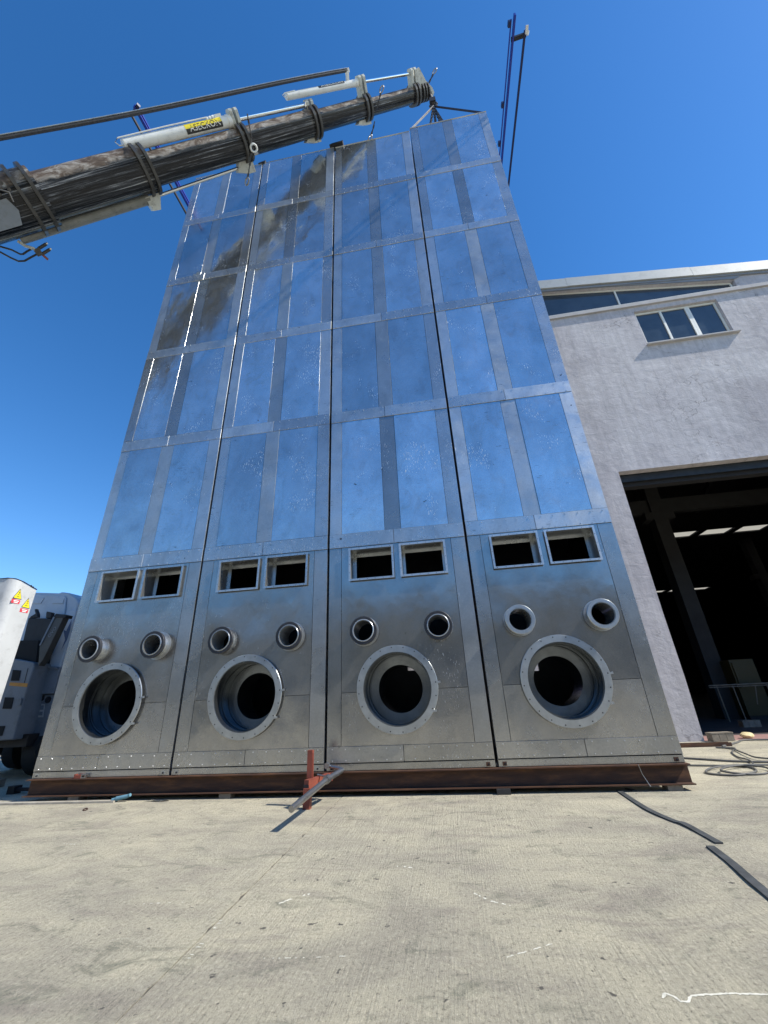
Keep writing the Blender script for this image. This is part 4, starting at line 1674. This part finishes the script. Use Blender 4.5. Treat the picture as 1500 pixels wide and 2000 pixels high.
def slab_px(name, mat, parent, pts, Y, depth, bev=0.0, extra=None):
    m_ = MB()
    m_.prism(([zp(x, y, Y) for x, y in pts] if extra is None else extra), Y, Y + depth)
    o = m_.build(name, mat, parent)
    if bev:
        q = o.modifiers.new('bevel', 'BEVEL')
        q.width = bev
        q.segments = 3
        q.angle_limit = R(25)
    return o


XL = -4.75
# cab with rounded roof shoulder
rc = [zp(x, y, YT) for x, y in ((465, 782), (535, 560), (610, 322), (630, 262), (600, 215), (548, 184), (490, 176), (470, 186), (285, 180))]
out = [(XL, 2.28)] + rc + [(XL + .45, rc[-1][1] + .02), (XL + .15, 3.75)]
m_ = MB()
n = len(out)
v = [(x, YT, z) for x, z in out] + [(x, YT + 1.3, z + .02) for x, z in out] + [(x, YT + 2.2, z - (.55 if z > 3 else 0)) for x, z in out]
m_.add(v, [(i, (i + 1) % n, n + (i + 1) % n, n + i) for i in range(n)] + [(n + i, n + (i + 1) % n, 2 * n + (i + 1) % n, 2 * n + i) for i in range(n)])
m_.add(v, [tuple(range(n)), tuple(range(2 * n, 3 * n))])
cabo = m_.build('cab', 'truck_white', t)
bv = cabo.modifiers.new('bevel', 'BEVEL')
bv.width = .05
bv.segments = 3
bv.angle_limit = R(22)
slab_px('rear_wall', 'truck_white', cabo, [(150, 770), (420, 770), (520, 320), (528, 225), (515, 208), (280, 198), (120, 200)], YT - .035, .03, .02)
slab_px('rear_recess', 'truck_white', cabo, [(415, 270), (500, 270), (512, 228), (430, 224)], YT - .055, .018, .008)
slab_px('rear_recess', 'truck_white', cabo, [(250, 270), (325, 270), (352, 222), (262, 216)], YT - .055, .018, .008)
# dark equipment between cab and boxes
slab_px('equipment_rack', 'black', t, [(130, 780), (325, 780), (410, 388), (225, 385)], YT - .30, .22, .02)
slab_px('battery_box', 'hole', t, [(100, 770), (285, 770), (305, 565), (150, 565)], YT - .42, .10)
mast = slab_px('mast', 'collar', t, [(305, 770), (345, 720), (515, 368), (432, 372), (318, 600)], YT - .50, .16, .01)
slab_px('mast_edge', 'truck_grey', mast, [(312, 606), (326, 600), (440, 376), (426, 374)], YT - .515, .012)
slab_px('mast_cap', 'black', mast, [(428, 378), (520, 384), (528, 358), (445, 350)], YT - .53, .20, .01)
me = text_mesh('OVO', .115)
lx, lz = zp(395, 545, YT - .505)
mw = Matrix.Translation((lx, YT - .505, lz)) @ Matrix.Rotation(R(-62), 4, 'Y') @ Matrix.Rotation(R(90), 4, 'X')
place('lettering', me, 'truck_grey', mast, mw)
slab_px('pipe_fitting', 'black', t, [(232, 386), (300, 380), (300, 350), (285, 310), (275, 318), (282, 350), (245, 372)], YT - .30, .08, .01)
slab_px('filler_cap', 'black', t, [(365, 386), (405, 384), (412, 340), (372, 332), (368, 352)], YT - .30, .10, .01)
# side fairing with blue decal
fa = slab_px('side_fairing', 'truck_white', t, [(330, 752), (345, 780), (478, 780), (612, 322), (540, 326)], YT - .08, .9, .02)
slab_px('decal', 'truck_blue', fa, [(490, 640), (520, 560), (508, 480), (530, 490), (572, 400), (560, 480), (535, 560)], YT - .086, .004)
slab_px('step_plate', 'truck_grey', fa, [(325, 760), (330, 785), (460, 790), (430, 775)], YT - .16, .06)
# lower boxes
lb = slab_px('tool_box', 'truck_mid', t, [(-300, 1385), (105, 1362), (200, 1005), (268, 790), (275, 748), (262, 738), (130, 713), (-150, 690)], YT - .5, .9, .025)
Yb = YT - .512
slab_px('vent', 'hole', lb, [(85, 888), (150, 888), (165, 805), (103, 800)], Yb, .010)
slab_px('vent', 'hole', lb, [(18, 1112), (88, 1112), (108, 1022), (38, 1020)], Yb, .010)
slab_px('vent', 'hole', lb, [(-60, 1330), (15, 1328), (38, 1250), (-40, 1250)], Yb, .010)
slab_px('orange_stripe', 'orange', lb, [(72, 926), (215, 938), (222, 908), (80, 900)], YT - .506, .004)
slab_px('latch', 'truck_grey', lb, [(132, 1085), (158, 1085), (172, 1026), (148, 1024)], YT - .535, .03, .006)
slab_px('door_seam', 'black', lb, [(186, 925), (191, 925), (226, 790), (222, 786)], YT - .505, .003)
slab_px('rear_skirt', 'truck_mid', t, [(205, 1000), (428, 990), (480, 780), (268, 790)], YT - .12, .9, .01)
sp_ = slab_px('side_panel', 'truck_mid', t, [(160, 1348), (342, 1330), (440, 995), (268, 1003)], YT - .05, .9, .01)
slab_px('data_label', 'white_dull', sp_, [(295, 1180), (345, 1180), (360, 1075), (318, 1070)], YT - .056, .004)
slab_px('label_print', 'truck_grey', sp_, [(308, 1165), (338, 1165), (342, 1135), (314, 1135)], YT - .060, .003)
slab_px('label_print', 'truck_grey', sp_, [(318, 1120), (346, 1120), (352, 1085), (324, 1085)], YT - .060, .003)
for q in ((335, 1025), (385, 1040)):
    qx, qz = zp(*q, YT - .06)
    m_ = MB()
    m_.rod((qx, YT - .075, qz), (qx, YT - .051, qz), .068, n=18)
    m_.build('port', 'black', sp_)
m_ = MB()
m_.box(-4.4, -2.3, YT - .3, YT + 6.5, .62, .86)
m_.build('chassis', 'black', t)
for xx in (-4.3, -2.35):
    for yy in (YT + .35, YT + 1.6):
        m_ = MB()
        m_.rod((xx - .16, yy, .5), (xx + .16, yy, .5), .5, n=28)
        wl = m_.build('wheel', 'tyre', t)
        m_ = MB()
        m_.rod((xx - .165, yy, .5), (xx + .165, yy, .5), .28, n=20)
        m_.build('rim', 'truck_grey', wl)
# dunnage on the ground in the shade
m_ = MB()
m_.bar((-3.6, .95, .07), (-1.9, 1.25, .07), .16, .13)
tag(m_.build('timber_beam', 'wood'), 'dark timber beam lying in the shade under the truck', 'timber')
m_ = MB()
m_.box(-.98, -.84, .55, .69, .0, .12)
m_.bar((-.86, .62, .06), (-.25, .66, .06), .05, .05)
tag(m_.build('jack', 'black'), 'small dark jack on the ground in the shade left of the beam', 'jack')

# ------------------------------------------------------------------ low hall across the yard, mirrored in the sheets
t = thing('facing_hall', 'long low beige hall across the yard behind the viewer, seen only as a reflection', 'building', (5, -37, 0))
m_ = MB()
m_.box(-70, 90, -44, -30, 0, 9.2)
m_.build('wall', 'hall_wall', t)
m_ = MB()
m_.prism([(-71, 9.2), (91, 9.2), (91, 9.6), (-71, 9.6)], -45, -29.4)
m_.build('roof', 'gutter', t)
for k in range(9):
    m_ = MB()
    x = -55 + 15 * k
    m_.box(x, x + 5, -29.99, -29.9, 0, 4.8)
    m_.build('door', 'hall_door', t)
